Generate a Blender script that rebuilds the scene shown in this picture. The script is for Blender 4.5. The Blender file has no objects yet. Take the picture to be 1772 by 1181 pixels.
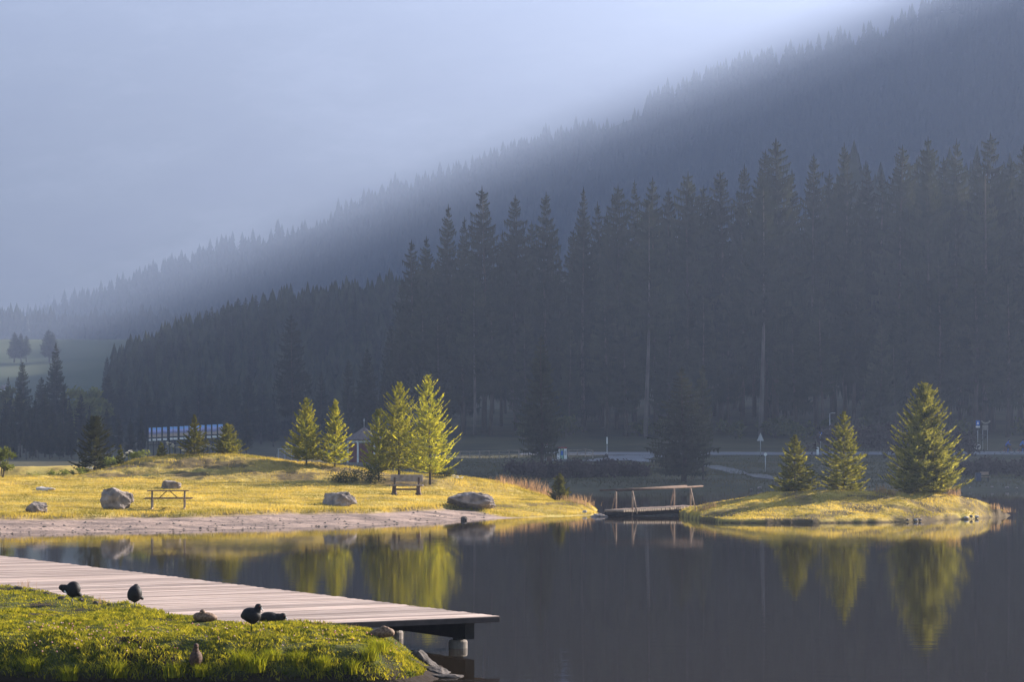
import bpy, bmesh, math, random
import numpy as np
from mathutils import Vector, Matrix, noise as mnoise

# ---------------------------------------------------------------- camera, sky, sun, exposure
SC = bpy.context.scene
COL = SC.collection
FPX, CX, HY, CAMH = 4200.0, 886.0, 775.0, 3.1      # focal length in photo pixels, principal point, eye height (m)
cam_d = bpy.data.cameras.new('camera')
cam = bpy.data.objects.new('camera', cam_d); COL.objects.link(cam)
cam.location = (0, 0, CAMH); cam.rotation_euler = (math.radians(90), 0, 0)
cam_d.sensor_width = 36.0; cam_d.lens = 36.0 * FPX / 1772.0
cam_d.shift_y = (HY - 590.5) / 1772.0
cam_d.clip_start = 0.5; cam_d.clip_end = 6000
SC.camera = cam

SUN_AZ, SUN_EL = math.radians(34), math.radians(22)   # azimuth from +x towards +y
SDIR = Vector((math.cos(SUN_EL)*math.cos(SUN_AZ), math.cos(SUN_EL)*math.sin(SUN_AZ), math.sin(SUN_EL)))
world = bpy.data.worlds.new('World'); SC.world = world; world.use_nodes = True
wn = world.node_tree.nodes; wl = world.node_tree.links
sky = wn.new('ShaderNodeTexSky'); sky.sky_type = 'NISHITA'; sky.sun_disc = False
sky.sun_elevation = SUN_EL; sky.sun_rotation = math.atan2(SDIR.x, SDIR.y)
sky.altitude = 1500
wl.new(sky.outputs[0], wn['Background'].inputs[0]); wn['Background'].inputs[1].default_value = 0.05
sun_d = bpy.data.lights.new('sun', 'SUN'); sun = bpy.data.objects.new('sun', sun_d); COL.objects.link(sun)
sun_d.energy = 5.0; sun_d.angle = math.radians(0.5); sun_d.color = (1.0, 0.90, 0.78)
sun.rotation_euler = (-SDIR).to_track_quat('-Z', 'Y').to_euler(); sun.location = SDIR * 300
HAZE_DENSITY = 0.00036
vs = SC.view_settings
vs.view_transform = 'Standard'; vs.look = 'None'; vs.gamma = 1.0; vs.use_curve_mapping = False
vs.exposure = 1.95
SC.render.engine = 'CYCLES'
cy = SC.cycles
cy.use_denoising = True
try:
    cy.denoiser = 'OPENIMAGEDENOISE'; cy.denoising_input_passes = 'RGB_ALBEDO_NORMAL'
except Exception: pass
cy.max_bounces = 6; cy.diffuse_bounces = 2; cy.glossy_bounces = 3; cy.transmission_bounces = 3
cy.transparent_max_bounces = 8; cy.volume_bounces = 0
cy.sample_clamp_indirect = 4.0
cy.caustics_reflective = False; cy.caustics_refractive = False

rnd = random.Random(7)
nrng = np.random.default_rng(11)

# ---------------------------------------------------------------- helpers
def tag(o, label=None, cat=None, group=None, kind=None):
    if label: o['label'] = label
    if cat: o['category'] = cat
    if group: o['group'] = group
    if kind: o['kind'] = kind
    return o
def empty(name, loc=(0, 0, 0), rz=0.0, label=None, cat=None, group=None):
    o = bpy.data.objects.new(name, None); COL.objects.link(o)
    o.location = loc; o.rotation_euler = (0, 0, rz); o.empty_display_size = 0.2
    return tag(o, label, cat, group)
def link(name, me, parent=None, mat=None):
    o = bpy.data.objects.new(name, me); COL.objects.link(o)
    if mat is not None and len(me.materials) == 0: me.materials.append(mat)
    if parent is not None: o.parent = parent
    return o
def mesh_np(name, V, F, smooth=False):
    V = np.asarray(V, np.float32).reshape(-1, 3); F = np.asarray(F, np.int32)
    k = F.shape[1]; me = bpy.data.meshes.new(name)
    me.vertices.add(len(V)); me.vertices.foreach_set('co', V.ravel())
    me.loops.add(F.size); me.loops.foreach_set('vertex_index', F.ravel())
    me.polygons.add(len(F))
    me.polygons.foreach_set('loop_start', np.arange(0, F.size, k, dtype=np.int32))
    me.polygons.foreach_set('loop_total', np.full(len(F), k, np.int32))
    me.update(calc_edges=True); me.validate()
    if smooth: me.polygons.foreach_set('use_smooth', np.ones(len(F), bool))
    return me
class MB:
    def __init__(s): s.v = []; s.f = []
    def add(s, vs, fs):
        n = len(s.v); s.v.extend([tuple(p) for p in vs]); s.f.extend([tuple(i + n for i in f) for f in fs]); return s
    def box(s, c, d, rz=0.0, rx=0.0, ry=0.0, taper=1.0):
        hx, hy, hz = d[0]/2, d[1]/2, d[2]/2
        M = Matrix.Translation(c) @ Matrix.Rotation(rz, 4, 'Z') @ Matrix.Rotation(ry, 4, 'Y') @ Matrix.Rotation(rx, 4, 'X')
        P = []
        for z in (-1, 1):
            t = taper if z > 0 else 1.0
            for x, y in ((-1, -1), (1, -1), (1, 1), (-1, 1)): P.append(M @ Vector((x*hx*t, y*hy*t, z*hz)))
        return s.add(P, [(0, 3, 2, 1), (4, 5, 6, 7), (0, 1, 5, 4), (1, 2, 6, 5), (2, 3, 7, 6), (3, 0, 4, 7)])
    def tube(s, pts, rad, n=8, cap=True):
        pts = [Vector(p) for p in pts]
        if not hasattr(rad, '__len__'): rad = [rad]*len(pts)
        up = Vector((0, 0, 1)); rings = []
        for i, p in enumerate(pts):
            t = (pts[min(i+1, len(pts)-1)] - pts[max(i-1, 0)]).normalized()
            a = t.cross(up)
            if a.length < 1e-3: a = t.cross(Vector((1, 0, 0)))
            a.normalize(); b = t.cross(a).normalized()
            rings.append([p + rad[i]*(math.cos(2*math.pi*k/n)*a + math.sin(2*math.pi*k/n)*b) for k in range(n)])
        P = [q for r in rings for q in r]; F = []
        for i in range(len(pts)-1):
            for k in range(n):
                F.append((i*n+k, i*n+(k+1) % n, (i+1)*n+(k+1) % n, (i+1)*n+k))
        if cap: F.append(tuple(range(n-1, -1, -1))); F.append(tuple(range((len(pts)-1)*n, len(pts)*n)))
        return s.add(P, F)
    def mesh(s, name, smooth=False, bevel=0.0):
        me = bpy.data.meshes.new(name); me.from_pydata(s.v, [], s.f)
        bm = bmesh.new(); bm.from_mesh(me)
        if bevel > 0:
            bmesh.ops.bevel(bm, geom=[e for e in bm.edges if e.calc_face_angle(0) > 0.6], offset=bevel, segments=1, affect='EDGES')
        bmesh.ops.recalc_face_normals(bm, faces=bm.faces[:]); bm.to_mesh(me); bm.free()
        if smooth: me.polygons.foreach_set('use_smooth', np.ones(len(me.polygons), bool))
        return me
    def build(s, name, mat, parent=None, smooth=False, bevel=0.0):
        return link(name, s.mesh(name, smooth, bevel), parent, mat)

def hashn(ix, iy, seed):
    h = np.sin(ix*127.1 + iy*311.7 + seed*74.7)*43758.5453
    return h - np.floor(h)
def vnoise(x, y, seed=0):
    x = np.asarray(x, float); y = np.asarray(y, float)
    ix = np.floor(x); iy = np.floor(y); fx = x-ix; fy = y-iy
    fx = fx*fx*(3-2*fx); fy = fy*fy*(3-2*fy)
    a = hashn(ix, iy, seed); b = hashn(ix+1, iy, seed); c = hashn(ix, iy+1, seed); d = hashn(ix+1, iy+1, seed)
    return (a*(1-fx)+b*fx)*(1-fy) + (c*(1-fx)+d*fx)*fy - 0.5
def fbm(x, y, seed=0, oct=4):
    t = 0; a = 1.0
    for k in range(oct): t = t + a*vnoise(np.asarray(x)*2**k, np.asarray(y)*2**k, seed+k*13); a *= 0.5
    return t
def sstep(a, b, x):
    t = np.clip((np.asarray(x, float)-a)/(b-a), 0, 1); return t*t*(3-2*t)
def smax(a, b, k):
    h = np.clip(0.5 + 0.5*(a-b)/k, 0, 1); return b*(1-h) + a*h + k*h*(1-h)

# ---------------------------------------------------------------- materials
def new_mat(name):
    m = bpy.data.materials.new(name); m.use_nodes = True
    return m, m.node_tree.nodes, m.node_tree.links, m.node_tree.nodes['Principled BSDF']
def ramp_noise(nt, ln, c1, c2, scale, detail=5, lo=0.35, hi=0.65, coord='Object', stretch=None, mid=None):
    tc = nt.new('ShaderNodeTexCoord'); mp = nt.new('ShaderNodeMapping')
    if stretch: mp.inputs['Scale'].default_value = stretch
    ln.new(tc.outputs[coord], mp.inputs[0])
    n = nt.new('ShaderNodeTexNoise'); n.inputs['Scale'].default_value = scale; n.inputs['Detail'].default_value = detail
    ln.new(mp.outputs[0], n.inputs['Vector'])
    r = nt.new('ShaderNodeValToRGB'); r.color_ramp.elements[0].position = lo; r.color_ramp.elements[1].position = hi
    r.color_ramp.elements[0].color = (*c1, 1); r.color_ramp.elements[1].color = (*c2, 1)
    if mid: e = r.color_ramp.elements.new((lo+hi)/2); e.color = (*mid, 1)
    ln.new(n.outputs['Fac'], r.inputs[0])
    return r, n, mp
def mat_basic(name, c1, c2=None, scale=6.0, rough=0.8, bump=0.0, bscale=20.0, stretch=None, detail=5, metallic=0.0, spec=0.3):
    m, nt, ln, b = new_mat(name)
    b.inputs['Roughness'].default_value = rough; b.inputs['Metallic'].default_value = metallic
    b.inputs['Specular IOR Level'].default_value = spec
    c2 = c2 or tuple(x*0.75 for x in c1)
    r, n, mp = ramp_noise(nt, ln, c1, c2, scale, detail, stretch=stretch)
    ln.new(r.outputs[0], b.inputs['Base Color'])
    if bump:
        n2 = nt.new('ShaderNodeTexNoise'); n2.inputs['Scale'].default_value = bscale; n2.inputs['Detail'].default_value = 6
        ln.new(mp.outputs[0], n2.inputs['Vector'])
        bp = nt.new('ShaderNodeBump'); bp.inputs['Strength'].default_value = 1.0; bp.inputs['Distance'].default_value = bump
        ln.new(n2.outputs['Fac'], bp.inputs['Height']); ln.new(bp.outputs[0], b.inputs['Normal'])
    return m
def mat_leaf(name, c1, c2, trans=0.45, scale=1.5, tcol=None, coord='Object', rough=0.6, vary=0.25):
    m, nt, ln, b = new_mat(name)
    b.inputs['Roughness'].default_value = 0.9; b.inputs['Specular IOR Level'].default_value = 0.0
    r, n, mp = ramp_noise(nt, ln, c1, c2, scale, 6, coord=coord)
    oi = nt.new('ShaderNodeObjectInfo'); hs = nt.new('ShaderNodeHueSaturation')
    mr = nt.new('ShaderNodeMapRange'); mr.inputs[3].default_value = 1-vary; mr.inputs[4].default_value = 1+vary
    ln.new(oi.outputs['Random'], mr.inputs[0]); ln.new(mr.outputs[0], hs.inputs['Value'])
    ln.new(r.outputs[0], hs.inputs['Color']); ln.new(hs.outputs[0], b.inputs['Base Color'])
    t = nt.new('ShaderNodeBsdfTranslucent')
    if tcol: 
        mx = nt.new('ShaderNodeMix'); mx.data_type = 'RGBA'; mx.blend_type = 'MULTIPLY'; mx.inputs[0].default_value = 1
        ln.new(hs.outputs[0], mx.inputs[6]); mx.inputs[7].default_value = (*tcol, 1); ln.new(mx.outputs[2], t.inputs[0])
    else: ln.new(hs.outputs[0], t.inputs[0])
    ms = nt.new('ShaderNodeMixShader'); ms.inputs[0].default_value = trans
    ln.new(b.outputs[0], ms.inputs[1]); ln.new(t.outputs[0], ms.inputs[2])
    ln.new(ms.outputs[0], nt['Material Output'].inputs['Surface'])
    return m
M = {}
M['spruce'] = mat_leaf('spruce needles', (0.022, 0.027, 0.013), (0.05, 0.052, 0.022), 0.25, 0.35)
M['spruce_young'] = mat_leaf('young spruce needles', (0.075, 0.085, 0.018), (0.16, 0.15, 0.03), 0.4, 2.0, (1.5, 1.35, 0.7))
M['spruce_dark'] = mat_leaf('dark spruce needles', (0.055, 0.065, 0.017), (0.26, 0.25, 0.06), 0.42, 2.0, (1.4, 1.25, 0.7))
M['spruce_deep'] = mat_leaf('deep green spruce needles', (0.022, 0.028, 0.012), (0.075, 0.075, 0.024), 0.3, 2.0, (1.3, 1.2, 0.7))
M['spruce_veil'] = mat_leaf('haze-paled spruce needles', (0.045, 0.047, 0.030), (0.085, 0.085, 0.05), 0.25, 0.6)  # needles paled in colour to imitate haze over the far-bank spruces
M['larch'] = mat_leaf('larch needles', (0.14, 0.16, 0.024), (0.36, 0.34, 0.05), 0.55, 2.0, (1.5, 1.35, 0.6))
M['bark'] = mat_basic('bark', (0.09, 0.065, 0.05), (0.05, 0.035, 0.028), 3.0, 0.95, 0.02, 12.0, (1, 1, 0.2))
M['bark_pale'] = mat_basic('pale bark', (0.15, 0.125, 0.115), (0.07, 0.058, 0.052), 2.0, 0.95, 0.02, 8.0, (1, 1, 0.2))
M['wood_grey'] = mat_basic('weathered wood', (0.33, 0.27, 0.23), (0.20, 0.155, 0.13), 5.0, 0.85, 0.004, 40.0, (1, 0.12, 1))
M['wood_brown'] = mat_basic('brown timber', (0.14, 0.085, 0.06), (0.08, 0.05, 0.035), 6.0, 0.85, 0.004, 30.0, (0.3, 1, 1))
M['wood_dark'] = mat_basic('dark timber', (0.035, 0.026, 0.022), (0.018, 0.014, 0.012), 4.0, 0.8, 0.003, 30.0)  # near-black brown for beams, stringers and seat legs
M['edge_shade'] = mat_basic('plank edge shade', (0.075, 0.055, 0.05), (0.045, 0.034, 0.03), 4.0, 0.8, 0.003, 30.0)  # dark brown that puts shade on the end plank's front edge
M['path'] = mat_basic('worn path', (0.12, 0.115, 0.11), (0.08, 0.078, 0.075), 0.6, 0.9)
M['wood_log'] = mat_basic('peeled log', (0.36, 0.25, 0.18), (0.24, 0.16, 0.11), 5.0, 0.85, 0.004, 30.0)
M['wood_cut'] = mat_basic('cut log end and lit foot', (0.62, 0.48, 0.34), (0.5, 0.36, 0.25), 9.0, 0.8)
M['rock'] = mat_basic('grey boulder', (0.36, 0.29, 0.25), (0.10, 0.082, 0.075), 2.6, 0.92, 0.05, 7.0, detail=8)
M['rock_dark'] = mat_basic('wet rock', (0.035, 0.03, 0.027), (0.12, 0.10, 0.09), 6.0, 0.85, 0.03, 9.0, detail=8, spec=0.12)
M['rock_pale'] = mat_basic('pale pebble', (0.55, 0.50, 0.46), (0.38, 0.34, 0.32), 5.0, 0.8, 0.01, 20.0)
M['concrete'] = mat_basic('concrete', (0.30, 0.26, 0.22), (0.19, 0.16, 0.14), 7.0, 0.9, 0.004, 40.0)
M['asphalt'] = mat_basic('asphalt', (0.17, 0.17, 0.18), (0.12, 0.12, 0.13), 0.6, 0.85)
M['metal'] = mat_basic('galvanised metal', (0.42, 0.42, 0.43), (0.34, 0.34, 0.35), 3.0, 0.45, metallic=0.6)
M['white'] = mat_basic('white paint', (0.78, 0.77, 0.75), (0.68, 0.67, 0.65), 3.0, 0.6)
M['blue'] = mat_basic('blue sign paint', (0.03, 0.13, 0.50), (0.025, 0.11, 0.42), 3.0, 0.5)
M['red'] = mat_basic('dull red paint', (0.28, 0.045, 0.04), (0.2, 0.035, 0.03), 3.0, 0.7)
M['dark'] = mat_basic('black rubber', (0.02, 0.02, 0.022), (0.015, 0.015, 0.016), 5.0, 0.7)

# ---------------------------------------------------------------- ground shapes (metres; x right, y away, z up, water at 0)
def to_x(px, d): return (px-CX)*d/FPX
def wat(px, py):
    d = CAMH*FPX/(py-HY); return (to_x(px, d), d)
# shore of the meadow peninsula, from the photo's water line
_sh = [wat(p, q) for p, q in ((-500, 938), (-200, 930), (0, 925), (150, 922), (300, 919), (450, 915), (600, 911), (720, 906), (850, 899), (930, 896), (1000, 893.5), (1035, 892))]
SHX = np.array([a for a, b in _sh]); SHY = np.array([b for a, b in _sh])
def shore_y(x): return np.interp(x, SHX, SHY) + 0.7*vnoise(np.asarray(x)*0.45, 0*np.asarray(x), 5) + 0.3*vnoise(np.asarray(x)*1.7, 0*np.asarray(x), 9)
_cr = [(-500, 855), (-200, 853), (0, 848), (130, 832), (180, 815), (220, 801), (270, 793), (320, 789.5), (420, 790), (500, 800), (620, 812), (700, 821), (800, 829), (870, 838), (950, 862), (1020, 880), (1100, 890)]
CRX = np.array([to_x(a, 130.0) for a, b in _cr]); CRH = np.array([CAMH - (b-HY)*130.0/FPX for a, b in _cr])
def right_edge(y): return np.interp(y, [100, 110, 114, 119, 126, 135, 150, 170, 200, 260], [5.4, 5.4, 5.0, 4.9, 4.7, 3.2, 0.0, -6, -9, -10])
def meadow_h(x, y):
    x = np.asarray(x, float); y = np.asarray(y, float)
    dl = y - shore_y(x)
    base = np.where(dl < 0, 0.09*dl, 0)
    base = base + 0.30*sstep(-0.5, 7.0, dl) + 0.17*sstep(6.6, 7.6, dl + 0.8*vnoise(x*0.8, y*0.8, 3)) + 0.0375*np.clip(dl-8, 0, 30)
    right = sstep(-4, 5, x); base = base*(1-right) + right*np.minimum(base, 0.42*sstep(-1, 6, dl) - 0.02)
    hc = np.interp(x, CRX, CRH)
    up = sstep(122.8, 130.0, y + 0.8*vnoise(x*0.3, y*0.3, 8))
    h = base*(1-up) + hc*up
    emb = np.where(x < -18, 2.0*sstep(134, 139, y)*sstep(150, 141, y)*sstep(-19, -23, x), 0)
    back = np.maximum(0.9 + 0*x, emb)
    dn = sstep(131, 138, y); h = h*(1-dn) + np.minimum(h, back)*dn*0 + dn*np.where((hc < 0.9) & (x > -15), hc, back)
    h = h + (0.10*fbm(x*0.35, y*0.35, 21, 4) + 0.05*fbm(x*1.5, y*1.5, 4, 3))*sstep(4, 9, dl) + (0.05*fbm(x*1.3, y*2.2, 31, 4) + 0.06*np.maximum(fbm(x*2.6, y*3.2, 33, 3)-0.05, 0))*sstep(-1, 1.5, dl)*sstep(8.5, 6.5, dl)
    lump = sstep(118, 122, y)*sstep(133, 128, y)
    h = h + lump*(0.13*fbm(x*0.8, y*0.8, 77, 4) + 0.10*fbm(x*2.6, y*2.6, 78, 3))*sstep(1.0, -5.0, x)
    w = right_edge(y) + 0.5*vnoise(y*0.5, 0*y, 6) - x
    land = sstep(-0.4, 1.6, w)
    return h*land - 0.8*(1-land)
_is = [wat(p, q) for p, q in ((1172, 892), (1190, 897), (1215, 902), (1250, 905.5), (1330, 906.5), (1420, 906), (1520, 905.5), (1600, 903), (1680, 899), (1730, 895), (1756, 892))]
ISX = np.array([a for a, b in _is]); ISY = np.array([b for a, b in _is])
_ic = [(1168, 885), (1200, 879), (1240, 870), (1280, 863), (1330, 856), (1380, 852), (1440, 851.5), (1500, 850), (1540, 852), (1570, 857), (1610, 853), (1650, 858), (1690, 869), (1730, 882), (1760, 891)]
ICX = np.array([to_x(a, 109.0) for a, b in _ic]); ICH = np.array([CAMH - (b-HY)*109.0/FPX for a, b in _ic])
def islet_h(x, y):
    x = np.asarray(x, float); y = np.asarray(y, float)
    yf = np.interp(x, ISX, ISY, left=125, right=125) + 0.5*vnoise(x*0.9, 0*x, 15) + 0.25*vnoise(x*3, 0*x, 16)
    yb = np.interp(x, [ISX[0], ISX[0]+2, 14, ISX[-1]-2, ISX[-1]], [112.5, 115, 117, 114, 111.5])
    d = y - yf
    hc = np.interp(x, ICX, ICH, left=0, right=0)
    mid = np.minimum(108.0, (yf+yb)/2+1)
    t = sstep(0, 1, (y-yf)/np.maximum(mid-yf, 0.3))
    front = 0.16*sstep(-0.05, 0.35, d) + (hc-0.16)*(0.35*np.clip((y-yf)/np.maximum(mid-yf, .3), 0, 1)+0.65*t)
    bk = sstep(0, 1, (yb-y)/np.maximum(yb-mid, 0.3))
    h = np.where(y < mid, front, hc*bk)
    h = h + (0.16*fbm(x*0.7, y*0.7, 41, 4) + 0.06*fbm(x*2.5, y*2.5, 43, 3))*sstep(0.2, 2.0, d)
    out = np.where((d < 0) | (y > yb) | (hc <= 0), -0.8*sstep(0, 1.2, np.maximum(-d, y-yb)) - 0.08, h)
    return out
DIRL = np.array([-0.5, 0.866]); DIRR = np.array([0.866, 0.5])       # pier: length, width
C0 = np.array([-0.21, 37.1]); DECKH = 0.52; DECKW = 4.3
def bank_h(x, y):
    x = np.asarray(x, float); y = np.asarray(y, float)
    xr = np.interp(y, [30, 31.5, 33, 34.3, 35.1, 35.8, 37, 38.3, 40, 45, 60], [-1.15, -1.05, -0.95, -0.95, -1.35, -3.3, -4.9, -5.6, -6.6, -9.5, -18.1])
    xr = xr + 0.10*vnoise(y*2.5, 0*y, 3)
    ramp = 1.0 - 0.6*sstep(35.3, 36.5, y)
    toe = 31.5 + 0.25*vnoise(x*0.9, 0*x, 8) + 0.12*vnoise(x*3.1, 0*x, 9) + 0.25*sstep(-3, -7, x)
    side = sstep(-0.05, 1.0, (xr-x)/ramp); fr = 1-(1-np.clip((y-toe)/1.75, 0, 1))**3.2
    top = 0.57 + 0.03*sstep(-4, -8, x) + 0.05*sstep(34, 32.5, y)*0
    low = sstep(-2.8, -1.3, x); top = top*(1-0.25*low)
    h = top*side*(0.12*sstep(-0.05, 0.12, y-toe) + 0.88*fr)
    h = h + (0.08*fbm(x*1.2, y*1.2, 51, 3) + 0.09*fbm(x*3.2, y*3.2, 55, 3)*(1-0.6*sstep(33.3, 34.2, y)))*sstep(0.05, 0.3, h)
    ru = (x-C0[0])*DIRR[0] + (y-C0[1])*DIRR[1]; rv = (x-C0[0])*DIRL[0] + (y-C0[1])*DIRL[1]
    h = np.where((ru > -DECKW-0.02) & (rv > 0.0), np.minimum(h, 0.40), h)
    wet = np.minimum(xr-x, y-toe)
    return np.where(wet < 0, -0.35*sstep(0, 0.5, -wet) - 0.03, h)
# the far side of the lake, the wooded knoll, the mountain flanks and the out-of-view ridge shaped to shade the valley
PY = [168, 172, 174, 177, 200, 212, 240, 284, 294, 342, 400, 520, 700, 900, 1050, 1300, 1500, 4000]
PH = [-1.2, -0.5, 0, 0.45, 1.0, 1.5, 1.75, 2.1, 2.5, 5.6, 9, 7, 11, 28, 50, 58, 70, 100]
def far_h(x, y):
    x = np.asarray(x, float); y = np.asarray(y, float)
    yy = y + 2.5*vnoise(x*0.06, 0*x, 2)*sstep(260, 200, y)
    base = np.interp(yy, PY, PH)
    lw = sstep(-14, -32, x); base = base*(1-lw) + lw*np.interp(yy, [168, 172, 174, 177, 200, 300, 420, 560, 700, 900, 1050, 1300, 1500, 2300], [-1.2, -0.5, 0, 0.4, 0.9, 1.5, 2.0, 4.0, 10, 28, 50, 58, 70, 100])
    hill = 26*sstep(350, 640, y)*sstep(-40, 90, x)*sstep(900, 720, y)
    kn = np.interp(x, [-135, -118, -108, -90, -60, -30, 0, 60], [0, 2, 8, 15, 24, 28, 30, 26])*np.exp(-((y-650)/62.0)**2)
    zc = np.where(x < 386, 114 + (x+506)*0.349, 425 + (x-386)*0.42)
    m1 = np.where(y < 2400, zc - 0.42*(2400-y), zc - 0.30*(y-2400)) + 22*fbm(x*0.0045, y*0.0045, 61, 3)
    m2 = 0.85*(y-2760) + 0.04*x + 210*fbm(x*0.0014+3, y*0.0014, 71, 6)*sstep(3720, 3250, y)
    m2 = np.where(m2 > 680, 680 + 70*np.tanh((m2-680)/70), m2)
    u = -math.sin(SUN_AZ)*x + math.cos(SUN_AZ)*y; v = math.cos(SUN_AZ)*x + math.sin(SUN_AZ)*y
    vc = np.maximum(500, 1.11*u + 160)
    zr = np.interp(u, [-200, -60, 60, 110, 118, 124, 136, 146, 150], [0, 70, 130, 145, 150, 155, 161, 168, 183])
    zr = np.where(u > 150, 0.404*vc - 0.14*u + 2, zr)
    zr = np.minimum(zr, 760) - 36*np.exp(-((u-236)/30.0)**2)  # notch shaped to let sun reach the right-hand treetops
    zr = zr + sstep(160, 400, u)*(32*vnoise(u*0.008, 0*u, 92) + 16*vnoise(u*0.03, 0*u, 93)) + np.clip(u-350, 0, 3000)*(0.036 + 0.05*vnoise(u*0.0045, 0*u, 94))  # uneven crest shaped to soften the shade edge in the haze
    e = zr - np.where(v < vc, 1.05, 0.5)*np.abs(v-vc)
    h = smax(base + hill + kn, m1, 10.0); h = smax(h, m2, 25.0); h = smax(h, e, 6.0)
    h = np.where(y < 345, np.minimum(h, np.where(x < 0.3*y, base, h)), h)
    return np.minimum(h, 775) + 0.25*fbm(x*0.15, y*0.15, 17, 3)*sstep(176, 190, y)*(1-0.8*sstep(270, 283, y)*sstep(310, 297, y))

def ground_at(x, y):
    if y < 62: return float(bank_h(x, y))
    if x > 6.8 and y < 122: return float(islet_h(x, y))
    if y < 165 or (x < -7 and y < 200): return float(meadow_h(x, y))
    return float(far_h(x, y))
def place(px, py, d0, d1, step=0.1):
    """first ground point on the sight line through a photo pixel between two distances"""
    d = d0; last = None
    while d < d1:
        z = CAMH - (py-HY)*d/FPX; x = to_x(px, d)
        if ground_at(x, d) >= z: return Vector((x, d, ground_at(x, d)))
        d += step
    x = to_x(px, d1); return Vector((x, d1, ground_at(x, d1)))
def on(px, d): x = to_x(px, d); return Vector((x, d, ground_at(x, d)))

def height_sheet(name, fn, xs, ys, mat, keep=None):
    X, Y = np.meshgrid(xs, ys); Z = fn(X, Y)
    V = np.stack([X, Y, Z], -1).reshape(-1, 3); nx, ny = len(xs), len(ys)
    i = np.arange((ny-1)*nx).reshape(ny-1, nx)[:, :-1].ravel()
    F = np.stack([i, i+1, i+1+nx, i+nx], 1)
    if keep is not None: F = F[keep(V[F].mean(1))]
    me = mesh_np(name, V, F, True)
    used = np.unique(F)
    o = link(name, me, None, mat); tag(o, kind='structure'); return o

# ground materials
def mat_turf(name, cols, scale, bump, bscale, sand=None, earth_shade=None):
    m, nt, ln, b = new_mat(name)
    b.inputs['Roughness'].default_value = 0.95; b.inputs['Specular IOR Level'].default_value = 0.1
    r, n, mp = ramp_noise(nt, ln, cols[0], cols[2], scale, 7, 0.3, 0.7, mid=cols[1])
    n2 = nt.new('ShaderNodeTexNoise'); n2.inputs['Scale'].default_value = bscale; n2.inputs['Detail'].default_value = 8
    ln.new(mp.outputs[0], n2.inputs['Vector'])
    bp = nt.new('ShaderNodeBump'); bp.inputs['Distance'].default_value = bump
    ln.new(n2.outputs['Fac'], bp.inputs['Height']); ln.new(bp.outputs[0], b.inputs['Normal'])
    col = r.outputs[0]
    if sand:
        at = nt.new('ShaderNodeAttribute'); at.attribute_name = 'sand'
        rs, ns, _ = ramp_noise(nt, ln, sand[0], sand[1], 0.9, 8, 0.4, 0.62, stretch=(0.5, 1, 1))
        mx = nt.new('ShaderNodeMix'); mx.data_type = 'RGBA'
        ln.new(at.outputs['Fac'], mx.inputs[0]); ln.new(col, mx.inputs[6]); ln.new(rs.outputs[0], mx.inputs[7]); col = mx.outputs[2]
    if earth_shade:
        at = nt.new('ShaderNodeAttribute'); at.attribute_name = 'earth_shade'
        mx = nt.new('ShaderNodeMix'); mx.data_type = 'RGBA'
        ln.new(at.outputs['Fac'], mx.inputs[0]); ln.new(col, mx.inputs[6]); mx.inputs[7].default_value = (*earth_shade, 1); col = mx.outputs[2]
    ln.new(col, b.inputs['Base Color'])
    return m
def set_attr(o, name, vals):
    a = o.data.attributes.new(name, 'FLOAT', 'POINT'); a.data.foreach_set('value', np.asarray(vals, np.float32).ravel())
M['turf'] = mat_turf('dry meadow turf', ((0.20, 0.14, 0.04), (0.42, 0.30, 0.075), (0.54, 0.41, 0.11)), 0.7, 0.05, 6.0,
                     sand=((0.36, 0.26, 0.21), (0.17, 0.125, 0.105)), earth_shade=(0.085, 0.06, 0.03))
M['turf_bank'] = mat_turf('bank turf', ((0.035, 0.035, 0.012), (0.06, 0.065, 0.016), (0.09, 0.09, 0.02)), 3.0, 0.03, 14.0, earth_shade=(0.03, 0.02, 0.014))
M['turf_far'] = mat_turf('shaded far turf', ((0.035, 0.032, 0.018), (0.06, 0.055, 0.026), (0.085, 0.07, 0.035)), 0.12, 0.1, 1.2)
M['bed'] = mat_basic('lake bed', (0.10, 0.075, 0.05), (0.06, 0.045, 0.03), 1.0, 0.9)

# flat bed under everything, one sheet
bed = height_sheet('lake_bed', lambda x, y: -1.6 + 0*x, np.linspace(-600, 620, 40), np.linspace(-60, 300, 20), M['bed'])

xs = np.concatenate([np.linspace(-70, -30, 40, endpoint=False), np.linspace(-30, 8, 300)])
ys = np.concatenate([np.linspace(76, 136, 380, endpoint=False), np.linspace(136, 205, 80)])
meadow = height_sheet('meadow', meadow_h, xs, ys, M['turf'], lambda c: c[:, 2] > -1.2)
X, Y = np.meshgrid(xs, ys); DLT = Y - shore_y(X)
sandv = 1 - sstep(6.3, 7.6, DLT + 0.8*vnoise(X*0.8, Y*0.8, 3) + 1.5*sstep(-3, 1, X)*5)
sandv = np.maximum(sandv, 0)
face_shade = (0.35 + 0.65*sstep(-0.15, 0.15, fbm(X*0.55, Y*0.7, 83, 4)))*sstep(121.5, 124, Y + 2*fbm(X*0.5, Y*0.5, 84, 2))*sstep(130, 128.6, Y)*sstep(-0.5, -5, X)*0.9  # shade of the mound's front face painted in with patchy earth colour
edge = sstep(6.0, 6.9, DLT + 0.8*vnoise(X*0.8, Y*0.8, 3))*sstep(8.6, 7.2, DLT + 0.8*vnoise(X*0.8, Y*0.8, 3))*sstep(0.0, 0.25, fbm(X*0.9, Y*0.6, 19, 3)+0.12)
set_attr(meadow, 'sand', sandv); set_attr(meadow, 'earth_shade', np.clip(face_shade+0.8*edge*(1-sandv), 0, 1))

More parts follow.
